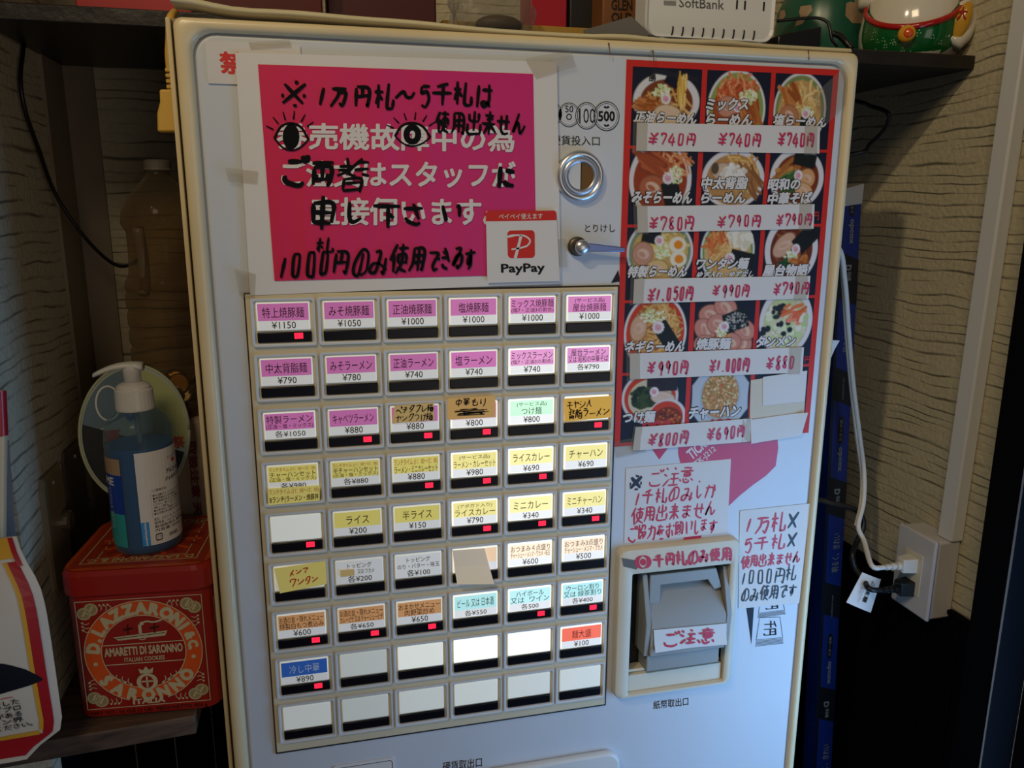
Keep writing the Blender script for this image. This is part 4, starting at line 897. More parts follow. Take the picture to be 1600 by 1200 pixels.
q = MB(); text(q, f, 'ランチタイム (11：00～15：00)', mat('ink_c06a28', 'c06a28'), .02, .06, .98, .46, h=.006); text(q, f, 'Bランチ(ラーメン・焼豚丼', INK, .03, .50, .98, .96, h=.006, bold=.01); q.build('lettering', o)
o, f = slip(((428, 888.5), (508.5, 876.5), (510.5, 912.5), (437.5, 927)), 'crooked yellow slip with red handwriting', 'dccb70', .18)
q = MB(); hline(o, f, 'メンマ', mat('orange_red_pen', 'c83418', .5), .26, .12, .66, .42, pen=.13, h=.008); hline(o, f, 'ワンタン', mat('orange_red_pen', 'c83418', .5), .24, .50, .84, .86, pen=.11, h=.008); q.build('handwritten_lettering', o)
o, f = slip(((707, 860), (757, 856.5), (769.5, 906.5), (713, 909.5)), 'greyish film slip peeling off with its lower edge curled out', 'cdc0aa', .26, curl=lambda s, t: .22 * max(0, t - .45) ** 1.5 + .06 * s * t)
o, f = slip(((531.5, 891), (553.5, 889), (554, 899), (532, 901.5)), 'tiny yellow patch of tape on a white topping button', 'd2b878', .12)

# ------------------------------------------------------------------ beside the machine, left niche
TINRED = mat('tin_red', '9a1c12', .28, coat=.4, var=.15); TINORG = mat('tin_orange', 'd8531c', .3); TINGOLD = mat('tin_cream_gold', 'c4b186', .4); TINDARK = mat('tin_dark_brown', '3a140c', .4)
tin = thing('biscuit_tin', -2.1, 7.07, 1.4, 'red square biscuit tin with a round orange emblem on the plank', 'tin')
fl_, fr_ = np.array([-3.24, .40]), np.array([-.96, .20]); dx = (fr_ - fl_); wid = np.linalg.norm(dx); ex = dx / wid; ez = np.array([-ex[1], ex[0]]); dep = 2.2
def tinp(a, b): p = fl_ + ex * a + ez * b; return p          # local: a along the front, b to the back
def tin_ring(v, g, r=.28):
    out = []
    for x, y in rrect(-g, -g, wid + g, dep + g, r, 5):
        p = tinp(x, y); out.append((p[0], v, p[1]))
    return out
q = MB(); rings(q, [tin_ring(7.07, -.05), tin_ring(7.03, 0), tin_ring(4.85, 0), tin_ring(4.80, -.03)], TINRED, True, True); q.build('can', tin, smooth=False)
q = MB(); rings(q, [tin_ring(4.82, .035, .3), tin_ring(4.80, .045, .3), tin_ring(4.47, .045, .3), tin_ring(4.39, .01, .3), tin_ring(4.37, -.06, .26)], TINRED, True, True); lid = q.build('lid', tin)
q = MB(); rings(q, [[(p[0], 4.378, p[2]) for p in tin_ring(0, .0, .3)], [(p[0], 4.366, p[2]) for p in tin_ring(0, -.09, .24)]], mat('tin_lid_orange', 'b8481c', .3))
def lidf(s, t, h=0): p = tinp(wid * s, dep * (1 - t)); return (p[0], 4.364 - h, p[1])
flat(q, lidf, [(.04, .04), (.96, .04), (.96, .96), (.04, .96)], mat('tin_lid_base', 'a03418', .3), h=.0005)
for i in range(24):
    a = math.radians(i * 15); b = math.radians(i * 15 + 6)
    flat(q, lidf, [(.5 + .12 * math.cos(a), .5 + .12 * math.sin(a)), (.5 + .36 * math.cos(a), .5 + .36 * math.sin(a)), (.5 + .36 * math.cos(b), .5 + .36 * math.sin(b)), (.5 + .12 * math.cos(b), .5 + .12 * math.sin(b))], TINRED if i % 2 else TINORG, h=.002)
band(q, lidf, [(.1, .1), (.9, .1), (.9, .9), (.1, .9)], .012, TINGOLD, h=.002, closed=True); band(q, lidf, [(.19, .19), (.81, .19), (.81, .81), (.19, .81)], .010, TINGOLD, h=.002, closed=True)
flat(q, lidf, [(.19, .81), (.81, .81), (.9, .9), (.1, .9)], mat('tin_lid_orange', 'b8481c', .3), h=.001)
text(q, lidf, 'D. LAZZARONI & C.', TINGOLD, .13, .825, .87, .885, h=.003, bold=.03, rot=180); text(q, lidf, 'SARONNO  ITALIA', TINGOLD, .15, .115, .85, .175, h=.003, bold=.03)
q.build('lid_print', lid)
def tinf(s, t, h=0):   # front face
    p = tinp(wid * s, -h - .004); return (p[0], 4.82 + 2.25 * t, p[1])
def tinF(x, y, h=.0):  # real units about the emblem centre
    return tinf(.505 + x / wid, .475 + y / 2.25, h)
q = MB(); M_ = TINGOLD
band(q, tinF, [(-.985, -.97), (.985, -.97), (.985, 1.0), (-.985, 1.0)], .018, M_, h=.002, closed=True)
RO, RI = .93, .665
q.add([tinF(RO * math.cos(math.radians(a)), RO * math.sin(math.radians(a)), .003) for a in range(0, 360, 6)] + [tinF(RI * math.cos(math.radians(a)), RI * math.sin(math.radians(a)), .003) for a in range(0, 360, 6)], [(i, (i + 1) % 60, (i + 1) % 60 + 60, i + 60) for i in range(60)], TINORG)
for R_ in (RO, RI): band(q, tinF, ell(0, 0, R_, R_, 60), .014, M_, h=.004, closed=True)
def arc_text(mb, s, r, a0, a1, hgt, outward=True, bold=.075):
    n = len(s); wts = [.55 if ch in '. I·' else 1 for ch in s]; tot = sum(wts); acc = 0
    for ch, wt in zip(s, wts):
        am = a0 + (a1 - a0) * (acc + wt / 2) / tot; acc += wt
        if ch == ' ': continue
        v, fs = glyphs(ch, bold); cx_ = (v[:, 0].min() + v[:, 0].max()) / 2; A = math.radians(am)
        sc_ = hgt / .72
        ur = np.array([math.cos(A), math.sin(A)]); ut = np.array([-math.sin(A), math.cos(A)])
        if not outward: ur, ut = -ur, -ut
        def fn(x, y, dh): P = (np.array([math.cos(A), math.sin(A)]) * r + ut * (x - cx_) * sc_ * .95 + ur * (y - .36) * sc_); return tinF(P[0], P[1], .005 + dh)
        glyph_free(mb, fn, ch, M_, bold)
arc_text(q, 'D.LAZZARONI', .797, 182, 332, .195); arc_text(q, '& C.', .797, 338, 362, .15); arc_text(q, '·', .797, 9, 13, .2); arc_text(q, '·', .797, 166, 170, .2)
arc_text(q, 'SARONNO', .797, 152, 28, .195, outward=False)
flat(q, tinF, [(-.64, -.16), (.64, -.16), (.63, .20), (-.63, .20)], TINRED, h=.005)
for y in (-.16, .20): band(q, tinF, [(-.64, y), (.64, y)], .016, M_, h=.006)
def tt(s_, x0, y0, x1, y1, m=M_, bold=.04, h=.007): text(q, lambda a, b, hh: tinF(x0 + (x1 - x0) * a, y0 + (y1 - y0) * b, hh), s_, m, h=h, bold=bold)
tt('AMARETTI DI SARONNO', -.62, -.115, .62, .045); tt('ITALIAN COOKIES', -.32, .085, .32, .165, bold=.02); tt('NET WT. 16 OZ (1 LB)  PESO NETTO 454 g', -.93, 1.045, .93, 1.13, TINDARK, .01)
flat(q, tinF, [(-.30, .84), (.30, .84), (.34, .98), (-.34, .98)], TINRED, h=.006); tt('ITALIA', -.26, .865, .26, .965)
# steam ship
flat(q, tinF, [(-.46, -.30), (.40, -.36), (.36, -.27), (-.38, -.235)], M_, h=.005); flat(q, tinF, [(-.05, -.34), (.0, -.345), (.0, -.50), (-.05, -.50)], M_, h=.006)
band(q, tinF, [(-.46, -.27), (.36, -.325)], .012, TINDARK, h=.007); band(q, tinF, spline([(-.02, -.5), (.08, -.55), (.2, -.53), (.33, -.56)], 5), [.03, .06, .07, .03], M_, h=.006)
for x in (-.22, .2): band(q, tinF, [(x, -.33), (x + .01, -.52)], .02, TINDARK, h=.006); band(q, tinF, [(x - .07, -.42), (x + .08, -.44)], .03, TINDARK, h=.006)
band(q, tinF, ell(.0, -.28, .06, .055, 14), .016, M_, h=.008, closed=True)
# crest
for cx_, cy_, rx_, ry_, mm in ((0, .56, .17, .16, M_), (0, .56, .10, .115, TINRED)): flat(q, tinF, ell(cx_, cy_, rx_, ry_, 18), mm, h=.006 if mm is M_ else .007)
band(q, tinF, [(0, .46), (0, .66)], .03, M_, h=.008); band(q, tinF, [(-.09, .55), (.09, .55)], .03, M_, h=.008)
flat(q, tinF, [(-.10, .40), (-.12, .30), (-.05, .34), (0, .27), (.05, .34), (.12, .30), (.10, .40)], M_, h=.006)
for sx in (-1, 1):
    for k in range(4): band(q, tinF, spline([(sx * (.24 + .09 * k), .60 - .05 * k), (sx * (.30 + .09 * k), .54 - .05 * k), (sx * (.29 + .09 * k), .47 - .04 * k)], 4), [.02, .045, .015], M_, h=.006)
for sx in (-1, 1):      # corner medals and sprigs
    for sy in (-1, 1):
        bx, by = sx * .80, sy * .80 + .015
        for ox, oy in ((-.05 * sx, .04 * sy), (.06 * sx, -.03 * sy)):
            flat(q, tinF, ell(bx + ox, by + oy, .115, .115, 18), mat('tin_old_gold', '9c8656', .35), h=.005 + (.001 if ox * sx > 0 else 0)); band(q, tinF, ell(bx + ox, by + oy, .095, .095, 18), .014, M_, h=.0075, closed=True)
            band(q, tinF, spline([(bx + ox - .03, by + oy + .05), (bx + ox + .01, by + oy - .02), (bx + ox + .03, by + oy - .06)], 3), .03, M_, h=.0075)
        for k in range(3):
            band(q, tinF, spline([(bx - sx * (.18 + .06 * k), by + sy * .12), (bx - sx * (.22 + .07 * k), by + sy * .07), (bx - sx * (.20 + .08 * k), by + sy * .01)], 4), [.015, .045, .012], M_, h=.005)
            band(q, tinF, spline([(bx + sx * .12, by - sy * (.18 + .06 * k)), (bx + sx * .06, by - sy * (.22 + .07 * k)), (bx + sx * .0, by - sy * (.20 + .08 * k))], 4), [.015, .045, .012], M_, h=.005)
q.build('front_print', tin)
q = MB(); a = pw(334, 945, .22); p = tinp(wid, .02)
def tins(s, t, h=0): p = tinp(wid + h + .004, .12 + dep * .8 * s); return (p[0], 4.82 + 2.25 * t, p[1])
flat(q, tins, [(.0, .1), (.5, .1), (.5, .3), (0, .3)], TINGOLD, h=.002); q.build('side_print', tin)

# pump bottle of blue gel
bu_, bw_ = -2.04, 1.22
bot = thing('pump_bottle', bu_, 4.37, bw_, 'tall clear pump bottle of blue gel standing on the red tin', 'bottle')
CLB = clear('bottle_plastic', 'c2d4de', .05, .06)
GEL = mat('blue_gel', '4a86bc', .15, trans=.0, spec=.5)
m_ = bpy.data.materials.new('blue_gel_clear'); m_.use_nodes = True; nt = m_.node_tree; b_ = nt.nodes['Principled BSDF']; b_.inputs['Base Color'].default_value = (*lin('3f86c4'), 1); b_.inputs['Roughness'].default_value = .2
tr_ = nt.nodes.new('ShaderNodeBsdfTransparent'); tr_.inputs[0].default_value = (*lin('6fb0e0'), 1); mx_ = nt.nodes.new('ShaderNodeMixShader'); mx_.inputs[0].default_value = .62
nt.links.new(tr_.outputs[0], mx_.inputs[1]); nt.links.new(b_.outputs[0], mx_.inputs[2]); nt.links.new(mx_.outputs[0], nt.nodes['Material Output'].inputs[0]); GEL = m_
BR_ = .54
q = MB(); lathe(q, bu_, bw_, ((4.37, BR_ - .06), (4.33, BR_ - .01), (4.25, BR_), (2.45, BR_), (2.25, BR_ - .02), (2.08, BR_ - .09), (1.97, BR_ - .20), (1.90, BR_ - .27)), CLB, 36, True, False); q.build('bottle_body', bot, smooth=True)
q = MB(); lathe(q, bu_, bw_, ((4.34, BR_ - .08), (4.24, BR_ - .03), (2.52, BR_ - .03), (2.52, .01)), GEL, 36); q.build('gel', bot, smooth=False)
WPL = mat('white_plastic', 'd6d2cc', .35)
q = MB(); lathe(q, bu_, bw_, ((1.93, .30), (1.90, .305), (1.60, .295), (1.58, .27), (1.54, .265), (1.50, .22), (1.47, .14)), WPL, 28)
col_ = q.build('pump_collar', bot, smooth=False)
q = MB(); lathe(q, bu_, bw_, ((1.50, .135), (1.30, .14), (1.28, .15), (1.18, .155), (1.16, .14)), WPL, 20); q.build('pump_stem', bot, smooth=True)
q = MB(); rr = []
for i in range(9):
    t = i / 8; x = bu_ + .18 - .74 * t; y = 1.22 - .05 * math.sin(math.pi * t) + .10 * t * t; hw_ = .15 - .085 * t; hh_ = .075 - .035 * t
    rr.append([(x, y + hh_ * math.sin(a), bw_ - .1 * t + hw_ * math.cos(a)) for a in [2 * math.pi * k / 12 for k in range(12)]])
rings(q, rr, WPL, True, True); q.build('pump_spout', bot, smooth=True)
q = MB(); tube(q, [(bu_, 1.9, bw_), (bu_ + .02, 3, bw_), (bu_ - .06, 4.25, bw_)], .045, clear('dip_tube', 'c8d4dc', .25, .2), 8, 4); q.build('dip_tube', bot, smooth=True)
def cyl(a0, a1, v0, v1, r=BR_ + .004):
    def f(s, t, h=0):
        a = math.radians(a0 + (a1 - a0) * s); return (bu_ + (r + h) * math.cos(a), v0 + (v1 - v0) * t, bw_ - (r + h) * math.sin(a))
    return f
g = cyl(88, -12, 2.56, 4.18); q = MB(); sheet(q, g, mat('label_white', 'dcd8d4', .45), .003, 14, 4); lb = q.build('back_label', bot, smooth=False)
q = MB(); flat(q, g, [(0, .74), (.13, .74), (.13, 1), (0, 1)], mat('label_blue', '2f8fd8', .4), h=.006)
text(q, g, 'ハンドジェル', WHITEINK, .035, .76, .10, .93, h=.008, rot=90)
text(q, g, 'アルコール', INK, .52, .22, .86, .27, h=.006, bold=.02); text(q, g, 'ジェルタイプ', INK, .48, .30, .88, .345, h=.006, bold=.02)
text(q, g, 'ハンドケア', INK, .56, .09, .86, .125, h=.006); flat(q, g, ell(.72, .15, .05, .022, 14), RED, h=.006)
text(q, g, '<ご使用方法>', INK, .22, .40, .50, .43, h=.006)
band(q, g, [(.20, .445), (.95, .445), (.95, .69), (.20, .69)], .006, INK, h=.006, closed=True)
for k in range(7): text(q, g, ['●手に適量をとり、よくすりこんでください。', '●使用後はふたを閉めてください。', '肌に異常があるときは使用しないで', 'ください。目に入ったときはすぐに', '洗い流してください。', '●火気の近くで使用しないでください。', '●お子様の手の届かない所に置く。'][k], INK, .23, .455 + .033 * k, .93 if k % 3 else .86, .482 + .033 * k, h=.006)
for k in range(4): text(q, g, ['成分：エタノール、水、グリセリン', '販売名：ハンドジェル', '製造販売元 東京都', '内容量 500mL'][k], INK, .22, .71 + .04 * k, .88 - .1 * (k % 2), .742 + .04 * k, h=.006)
band(q, g, rrect(.22, .89, .33, .955, .02, 3), .012, INK, h=.006, closed=True); text(q, g, 'プラ', INK, .235, .905, .315, .94, h=.006); text(q, g, '使用期限', INK, .46, .91, .66, .95, h=.006)
q.build('label_lettering', lb)
g = cyl(186, 114, 2.66, 4.2); q = MB(); sheet(q, lambda s, t, h: g(s, t, h), mat('label_deep_blue', '163c9c', .35), .003, 8, 3, t0=.18, t1=.62); lb = q.build('front_label', bot)
q = MB(); sheet(q, g, mat('label_copper', 'a8886c', .4), .003, 8, 2, t0=0, t1=.18); q.build('label_band', lb); q = MB(); sheet(q, g, mat('label_teal', '2f9c9c', .35), .003, 8, 2, t0=.62, t1=1); q.build('label_band', lb)
q = MB(); text(q, g, 'ME', WHITEINK, .40, .21, .78, .30, h=.006, bold=.03); text(q, g, 'ハンドジェル アルコール', WHITEINK, .50, .32, .66, .80, h=.006, rot=90); q.build('label_lettering', lb)

# round paper fan standing behind the bottle
fan = thing('paper_fan', -2.45, 4.37, 2.25, 'round plastic-ribbed hand fan leaning behind the pump bottle', 'fan')
FC = (-2.33, 2.64, 2.3)
def fanf(x, y, h=0): return (FC[0] + x, FC[1] + y, FC[2] - .22 * y - h)
q = MB(); n = 48; RF = (.92, 1.2)
q.add([fanf(RF[0] * math.cos(2 * math.pi * i / n), RF[1] * math.sin(2 * math.pi * i / n), .01) for i in range(n)] + [fanf(RF[0] * math.cos(2 * math.pi * i / n), RF[1] * math.sin(2 * math.pi * i / n), -.01) for i in range(n)], [list(range(n)), list(range(2 * n - 1, n - 1, -1))] + [(i, i + n, (i + 1) % n + n, (i + 1) % n) for i in range(n)], mat('fan_paper', 'a9b0a8', .6)); q.build('fan_leaf', fan)
q = MB(); tube(q, [fanf(RF[0] * math.cos(2 * math.pi * i / n), RF[1] * math.sin(2 * math.pi * i / n)) for i in range(n + 1)], .028, mat('fan_rim', 'b0b492', .4), 6, 1); q.build('fan_rim', fan, smooth=True)
q = MB(); box(q, FC[0] - .12, FC[1] + 1.2, FC[2] - .34, FC[0] + .12, FC[1] + 1.74, FC[2] - .27, mat('fan_rim', 'b0b492')); q.build('fan_handle', fan, bevel=.03)
q = MB(); P = ell(0, 0, RF[0] * .96, RF[1] * .96, 40)
flat(q, fanf, [p for p in ell(0, 0, RF[0] * .95, RF[1] * .95, 30, 20, 196)], mat('fan_black', '101013', .5), h=.014)
flat(q, fanf, [p for p in ell(0, 0, RF[0] * .95, RF[1] * .95, 30, -80, 18)] + [(.35, .1)], mat('fan_green', 'a8ae72', .5), h=.013)
flat(q, fanf, [p for p in ell(0, 0, RF[0] * .95, RF[1] * .95, 30, 178, 268)] + [(.05, -.4)], mat('fan_blue', '5d7484', .5), h=.013)
band(q, fanf, ell(-.42, -.55, .2, .30, 24), .03, PAPER, h=.016, closed=True)
text(q, lambda a, b, h: fanf(-.16 + .2 * a, -.95 + .75 * b, h), 'SO', mat('fan_letter_blue', '2468b0', .5), h=.017, bold=.05, rot=90); text(q, lambda a, b, h: fanf(-.52 + .3 * a, -.08 + .2 * b, h), '夏', mat('fan_red', 'b83020', .5), h=.017, bold=.03)
text(q, lambda a, b, h: fanf(.62 + .22 * a, .10 + .22 * b, h), '祭', mat('fan_red', 'b83020', .5), h=.017, bold=.03); q.build('fan_print', fan)

# carton, big plastic bottle with coins
ca = thing('carton', -1.8, 7.07, 3.4, 'plain pale carton with red print under the big coin bottle', 'carton')
CARD = mat('pale_card', 'b3a08a', .8, var=.2)
q = MB(); box(q, -2.62, 2.56, 2.66, -.95, 7.07, 4.3, CARD); q.build('carton_body', ca, bevel=.03)
q = MB()
for sx in (-2.62, -1.78): box(q, sx, 2.535, 2.66, sx + .83, 2.56, 4.3, CARD)
q.build('carton_flap', ca)
q = MB(); text(q, rectm(-1.52, 2.95, -1.36, 5.3, 2.655), '取扱注意 天地無用', mat('carton_red', '7c2a1c', .6), h=.002, rot=90, bold=.04); q.build('carton_lettering', ca)
ju, jw = -1.74, 3.45
jug = thing('coin_bottle', ju, 2.535, jw, 'large ribbed clear plastic bottle holding coins, behind the pump bottle', 'bottle')
prof = [(2.53, .66), (2.49, .74)]
for k in range(7):
    y = 2.3 - .34 * k; prof += [(y, .76), (y - .05, .73), (y - .09, .73), (y - .14, .76)]
prof += [(.0, .74), (-.15, .66), (-.45, .64), (-.9, .64), (-1.05, .72), (-1.25, .70), (-1.55, .55), (-1.85, .28), (-1.92, .21), (-2.0, .20)]
q = MB(); lathe(q, ju, jw, prof, clear('jug_plastic', 'c9b79a', .05, .08), 32, True, False); q.build('bottle_body', jug, smooth=True)
q = MB(); lathe(q, ju, jw, ((-1.98, .205), (-2.02, .25), (-2.05, .235), (-2.17, .235), (-2.2, .2)), mat('grey_cap', '6f675c', .5), 24); q.build('bottle_cap', jug, smooth=False)
q = MB(); tube(q, [(ju - .32, -1.0, jw - .58), (ju - .30, -.5, jw - .50), (ju - .30, 0, jw - .52), (ju - .32, .2, jw - .62)], .10, clear('handle_plastic', 'bda886', .22, .2), 8, 4); q.build('bottle_grip', jug, smooth=True)
coin0 = None; GR = 'coins in the plastic bottle'; COINM = [mat('coin_bronze', '8a5a34', .35, .9), mat('coin_nickel', '8c8880', .35, .9), mat('coin_brass', '9a7a3a', .35, .9)]
def coin_mesh(m):
    mb = MB(); R_ = .19
    lathe_w(mb, 0, 0, ((.012, R_), (-.012, R_), (-.018, R_ * .96), (-.012, R_ * .86), (-.010, R_ * .84)), m, 24); return mb
protos = []
for k in range(30):
    a = rnd.uniform(200, 340) if k < 22 else rnd.uniform(0, 360); rad = .50 if k < 22 else rnd.uniform(.0, .4)
    lay = k % 3; uu = ju + rad * math.cos(math.radians(a)); ww = jw + rad * math.sin(math.radians(a)) ; vv = 2.33 - .22 * lay
    if k < 3:
        ob = coin_mesh(COINM[k]).build('coin'); ob.data.transform(Matrix.Translation(-W(0, 0, 0))); protos.append(ob)
    else: ob = protos[k % 3].copy(); COL.objects.link(ob)
    ob.location = W(uu, vv, ww); ob.rotation_euler = (math.radians(rnd.uniform(-35, 35)), math.radians(rnd.uniform(-20, 20)), math.radians(a - 270 + rnd.uniform(-20, 20)))
    tag(ob, 'coin lying with the others at the bottom of the big plastic bottle', 'coin', GR)

# wall switch plates on the left wall
for k, (w0, w1, v0, v1, lab) in enumerate(((1.32, 2.42, 3.12, 5.3, 'old beige switch plate with a round knob on the wall by the tin'), (2.62, 3.75, 3.05, 5.3, 'old brown blank switch plate deeper in the niche'))):
    sw = thing('switch_plate', -3.7, v1, w0, lab, 'switch')
    pts = [(w0 + (w1 - w0) * x, v0 + (v1 - v0) * y) for x, y in ((0, .08), (.08, 0), (.92, 0), (1, .08), (1, .92), (.92, 1), (.08, 1), (0, .92))]
    q = MB(); n = 8
    rings(q, [[(-3.7 + d, v0 + (b - v0) * 1, a) for a, b in pts] for d in (0, .05)] + [[(-3.62, (v0 + v1) / 2 + (b - (v0 + v1) / 2) * .93, (w0 + w1) / 2 + (a - (w0 + w1) / 2) * .9) for a, b in pts]], mat('aged_beige_plate' if k == 0 else 'aged_brown_plate', '8a7c60' if k == 0 else '4a4034', .45, var=.4), True, True); q.build('plate', sw)
    if k == 0:
        q = MB(); rr = [[(-3.62 + d, 4.15 + r * math.sin(a), 2.12 + r * math.cos(a)) for a in [2 * math.pi * i / 18 for i in range(18)]] for d, r in ((0, .2), (.1, .2), (.14, .16), (.14, .02))]
        rings(q, rr, mat('metal_knob', '9a917c', .3, .8), False, True); q.build('knob', sw, smooth=False)
    q = MB(); lathe_w(q, 0, 0, ((0, .03),), CHROME) if False else box(q, -3.62, v0 + .18, (w0 + w1) / 2 - .03, -3.605, v0 + .24, (w0 + w1) / 2 + .03, CHROME); q.build('screw', sw)

# black cord slung across the niche
BLK = mat('black_rubber', '0e0e10', .4)
q = MB(); tube(q, [pu(40, 56, -3.62), pu(36, 80, -3.62), pu(32, 125, -3.62), pu(40, 175, -3.62), pu(60, 232, -3.6)] + [pw(*p) for p in ((86, 302, 3.62), (128, 365, 3.9), (168, 406, 4.25), (195, 416, 4.4), (222, 402, 4.55))], .035, BLK, 8, 6)
tag(q.build('cord', smooth=True), 'black cord hanging in a long curve across the dark niche wall', 'cord')

# yellowed appliance plug hanging at the machine side
YP = mat('yellowed_plug', 'd8ac4c', .45)
pg = thing('cable_plug', -1.1, -2.5, .6, 'yellowed plastic cable plug hanging beside the machine corner', 'plug')
def pp(a, b): return pw(a, b, .62)
q = MB(); P = [pp(*a) for a in ((251, 141), (276, 141), (285, 207), (248, 207), (247.5, 178), (252, 160))]
q.add([(p[0], p[1], .50) for p in P] + [(p[0], p[1], .78) for p in P], [list(range(6)), list(range(11, 5, -1))] + [(i, i + 6, (i + 1) % 6 + 6, (i + 1) % 6) for i in range(6)], YP); q.build('plug_body', pg, bevel=.03)
q = MB(); a = pp(258.5, 107); b = pp(270, 142)
for k in range(4): y0 = a[1] + (b[1] - a[1]) * k / 4; box(q, a[0], y0, .56, a[0] + .22, y0 + (b[1] - a[1]) * .17, .74, YP)
box(q, a[0] + .04, a[1], .59, a[0] + .18, b[1], .71, YP); q.build('strain_relief', pg, bevel=.01)
q = MB(); tube(q, [pp(266, 112), pp(264, 85), pp(265, 60), pp(266, 30), (pp(266, 10)[0], pp(266, 10)[1], 1.0)], .06, YP, 8, 5); q.build('cable', pg, smooth=True)

# snack bag at the near end of the plank
bag = thing('noodle_bag', -4.6, 7.07, -.25, 'white and red noodle bag with a dark blue cap motif on the plank', 'bag')
BAGW = mat('bag_white', 'd2c8b8', .35); BAGR = mat('bag_red', 'a81c26', .3); BAGY = mat('bag_yellow', 'd8a030', .35); BAGB = mat('bag_dark_blue', '10131f', .35)
edge = [(26, 838), (36, 868), (62, 912), (72, 950), (80, 1000), (90, 1070), (98, 1128), (92, 1146), (72, 1160), (48, 1170), (42, 1186)]
EW = -.55
E0 = np.array([pw(x, y, EW) for x, y in edge]); nE = 18; LEFTU = -6.6
E_ = [np.array((np.interp(v_, E0[:, 1], E0[:, 0]), v_, EW)) for v_ in np.linspace(E0[0, 1], E0[-1, 1], nE)]
def bagp(i, s, side):    # s 0 left edge .. 1 outline; side 1 front, -1 back
    r = E_[i]; t = i / (nE - 1); u = LEFTU + (r[0] - LEFTU) * s
    puff = (.34 * max(0, math.sin(math.pi * s)) ** .6 * max(.08, math.sin(math.pi * min(1, t * 1.08))) ** .7) + .02 * math.sin(9 * s + 3 * t) * math.sin(math.pi * s)
    return (u, r[1], EW - (puff + .006 if side == 1 else -.5 * puff - .006))
q = MB(); ns = 16
for side in (1, -1):
    vs = [bagp(i, s / ns, side) for i in range(nE) for s in range(ns + 1)]; fs = []
    for i in range(nE - 1):
        for s in range(ns):
            k = i * (ns + 1) + s; fc = (k, k + 1, k + ns + 2, k + ns + 1); fs.append(fc if side == 1 else fc[::-1])
    q.add(vs, fs, BAGW)
q.build('bag_body', bag, smooth=True)
def bagf(s, t, h=0):
    x = min(max(t, 0), 1) * (nE - 1); i = min(int(x), nE - 2); a, b = np.array(bagp(i, s, 1)), np.array(bagp(i + 1, s, 1)); p = a + (b - a) * (x - i); return (p[0], p[1], p[2] - h)
q = MB()
def vband(s0, s1, t0, t1, m, h): q.add([bagf(s, t0 + (t1 - t0) * k / 16, h) for k in range(17) for s in (s0, s1)], [(2 * k, 2 * k + 1, 2 * k + 3, 2 * k + 2) for k in range(16)], m)
vband(.932, .972, .10, .88, BAGR, .012); vband(.918, .933, .10, .86, BAGY, .013)
vband(.88, .965, .0, .085, BAGY, .013); vband(.965, .985, .0, .12, BAGR, .016)
for k in range(6): vband(.05 + .15 * k, .20 + .15 * k if k < 5 else .97, .88, .975, BAGR, .014)
for k in range(6): vband(.05 + .145 * k, .195 + .145 * k, .862, .882, BAGY, .016)
def fill(ss, t0, t1, m, h):
    S_ = np.linspace(ss[0], ss[-1], 24); A_, B_ = np.interp(S_, ss, t0), np.interp(S_, ss, t1)
    vs = [bagf(a, b0 + (b1 - b0) * j / 6, h) for a, b0, b1 in zip(S_, A_, B_) for j in range(7)]
    q.add(vs, [(i * 7 + j, i * 7 + j + 1, (i + 1) * 7 + j + 1, (i + 1) * 7 + j) for i in range(23) for j in range(6)], m)
fill((.55, .66, .76, .84, .90, .935, .955), (.475, .475, .485, .515, .555, .59, .615), (.665, .655, .648, .640, .635, .630, .625), BAGB, .014)
fill((.55, .66, .70, .725), (.09, .10, .12, .16), (.22, .21, .19, .165), BAGB, .012)
for k, s_ in enumerate(('味を確立した', 'まさに「プロ', 'のキレがある', 'ラーメン界', 'ご期待ください。')):
    text(q, lambda a, b, h: bagf(.655 + (.205 if k < 4 else .235) * a, (.680 + .0305 * k + .027 * b), h), s_, INK, h=.02, bold=.012)
band(q, lambda a, b, h: bagf(a, b, h), [(.66, .672), (.84, .669)], .003, RED, h=.02)
q.build('bag_print', bag)
bag2 = thing('noodle_bag', -5.2, 7.07, -.05, 'second red and cream bag standing behind the white noodle bag', 'bag')
q = MB(); P = [pw(*a, -.05) for a in ((9, 610), (12, 680), (11, 760), (10, 850), (12, 1000))]; rr = []
for p in P: rr.append([(p[0] - .9 + .9 * math.cos(a), p[1], -.05 + .14 * math.sin(a)) for a in [2 * math.pi * k / 16 for k in range(16)]])
p = P[-1]; rr.append([(p[0] - .9 + .9 * math.cos(a), 7.0, -.05 + .14 * math.sin(a)) for a in [2 * math.pi * k / 16 for k in range(16)]])
rings(q, rr, mat('bag_cream', 'cfb890', .4), True, True); q.build('bag_body', bag2, smooth=True)
q = MB(); rings(q, [[(p[0] - .9 + .91 * math.cos(a), p[1], -.05 + .15 * math.sin(a)) for a in [2 * math.pi * k / 16 for k in range(16)]] for p in (P[0], P[1])], BAGR); q.build('red_band', bag2, smooth=True)
bk = thing('booklet', -3.9, 7.07, .2, 'thin grey booklet standing on edge between the bags and the wall', 'booklet')
q = MB(); a, b, c_, d = [pw(*p, .22) for p in ((11, 690), (14, 690), (24, 832), (9, 832))]
hexa(q, [a, b, c_, d], [(p[0] - .02, p[1], .28) for p in (a, b, c_, d)], mat('grey_cover', '8d929c', .5)); 
hexa(q, [d, c_, (c_[0] + .1, 7.07, .22), (d[0] - .02, 7.07, .22)], [(p[0] - .02, p[1], .28) for p in (d, c_, (c_[0] + .1, 7.07, .22), (d[0] - .02, 7.07, .22))], mat('grey_cover', '8d929c', .5)); q.build('cover', bk)

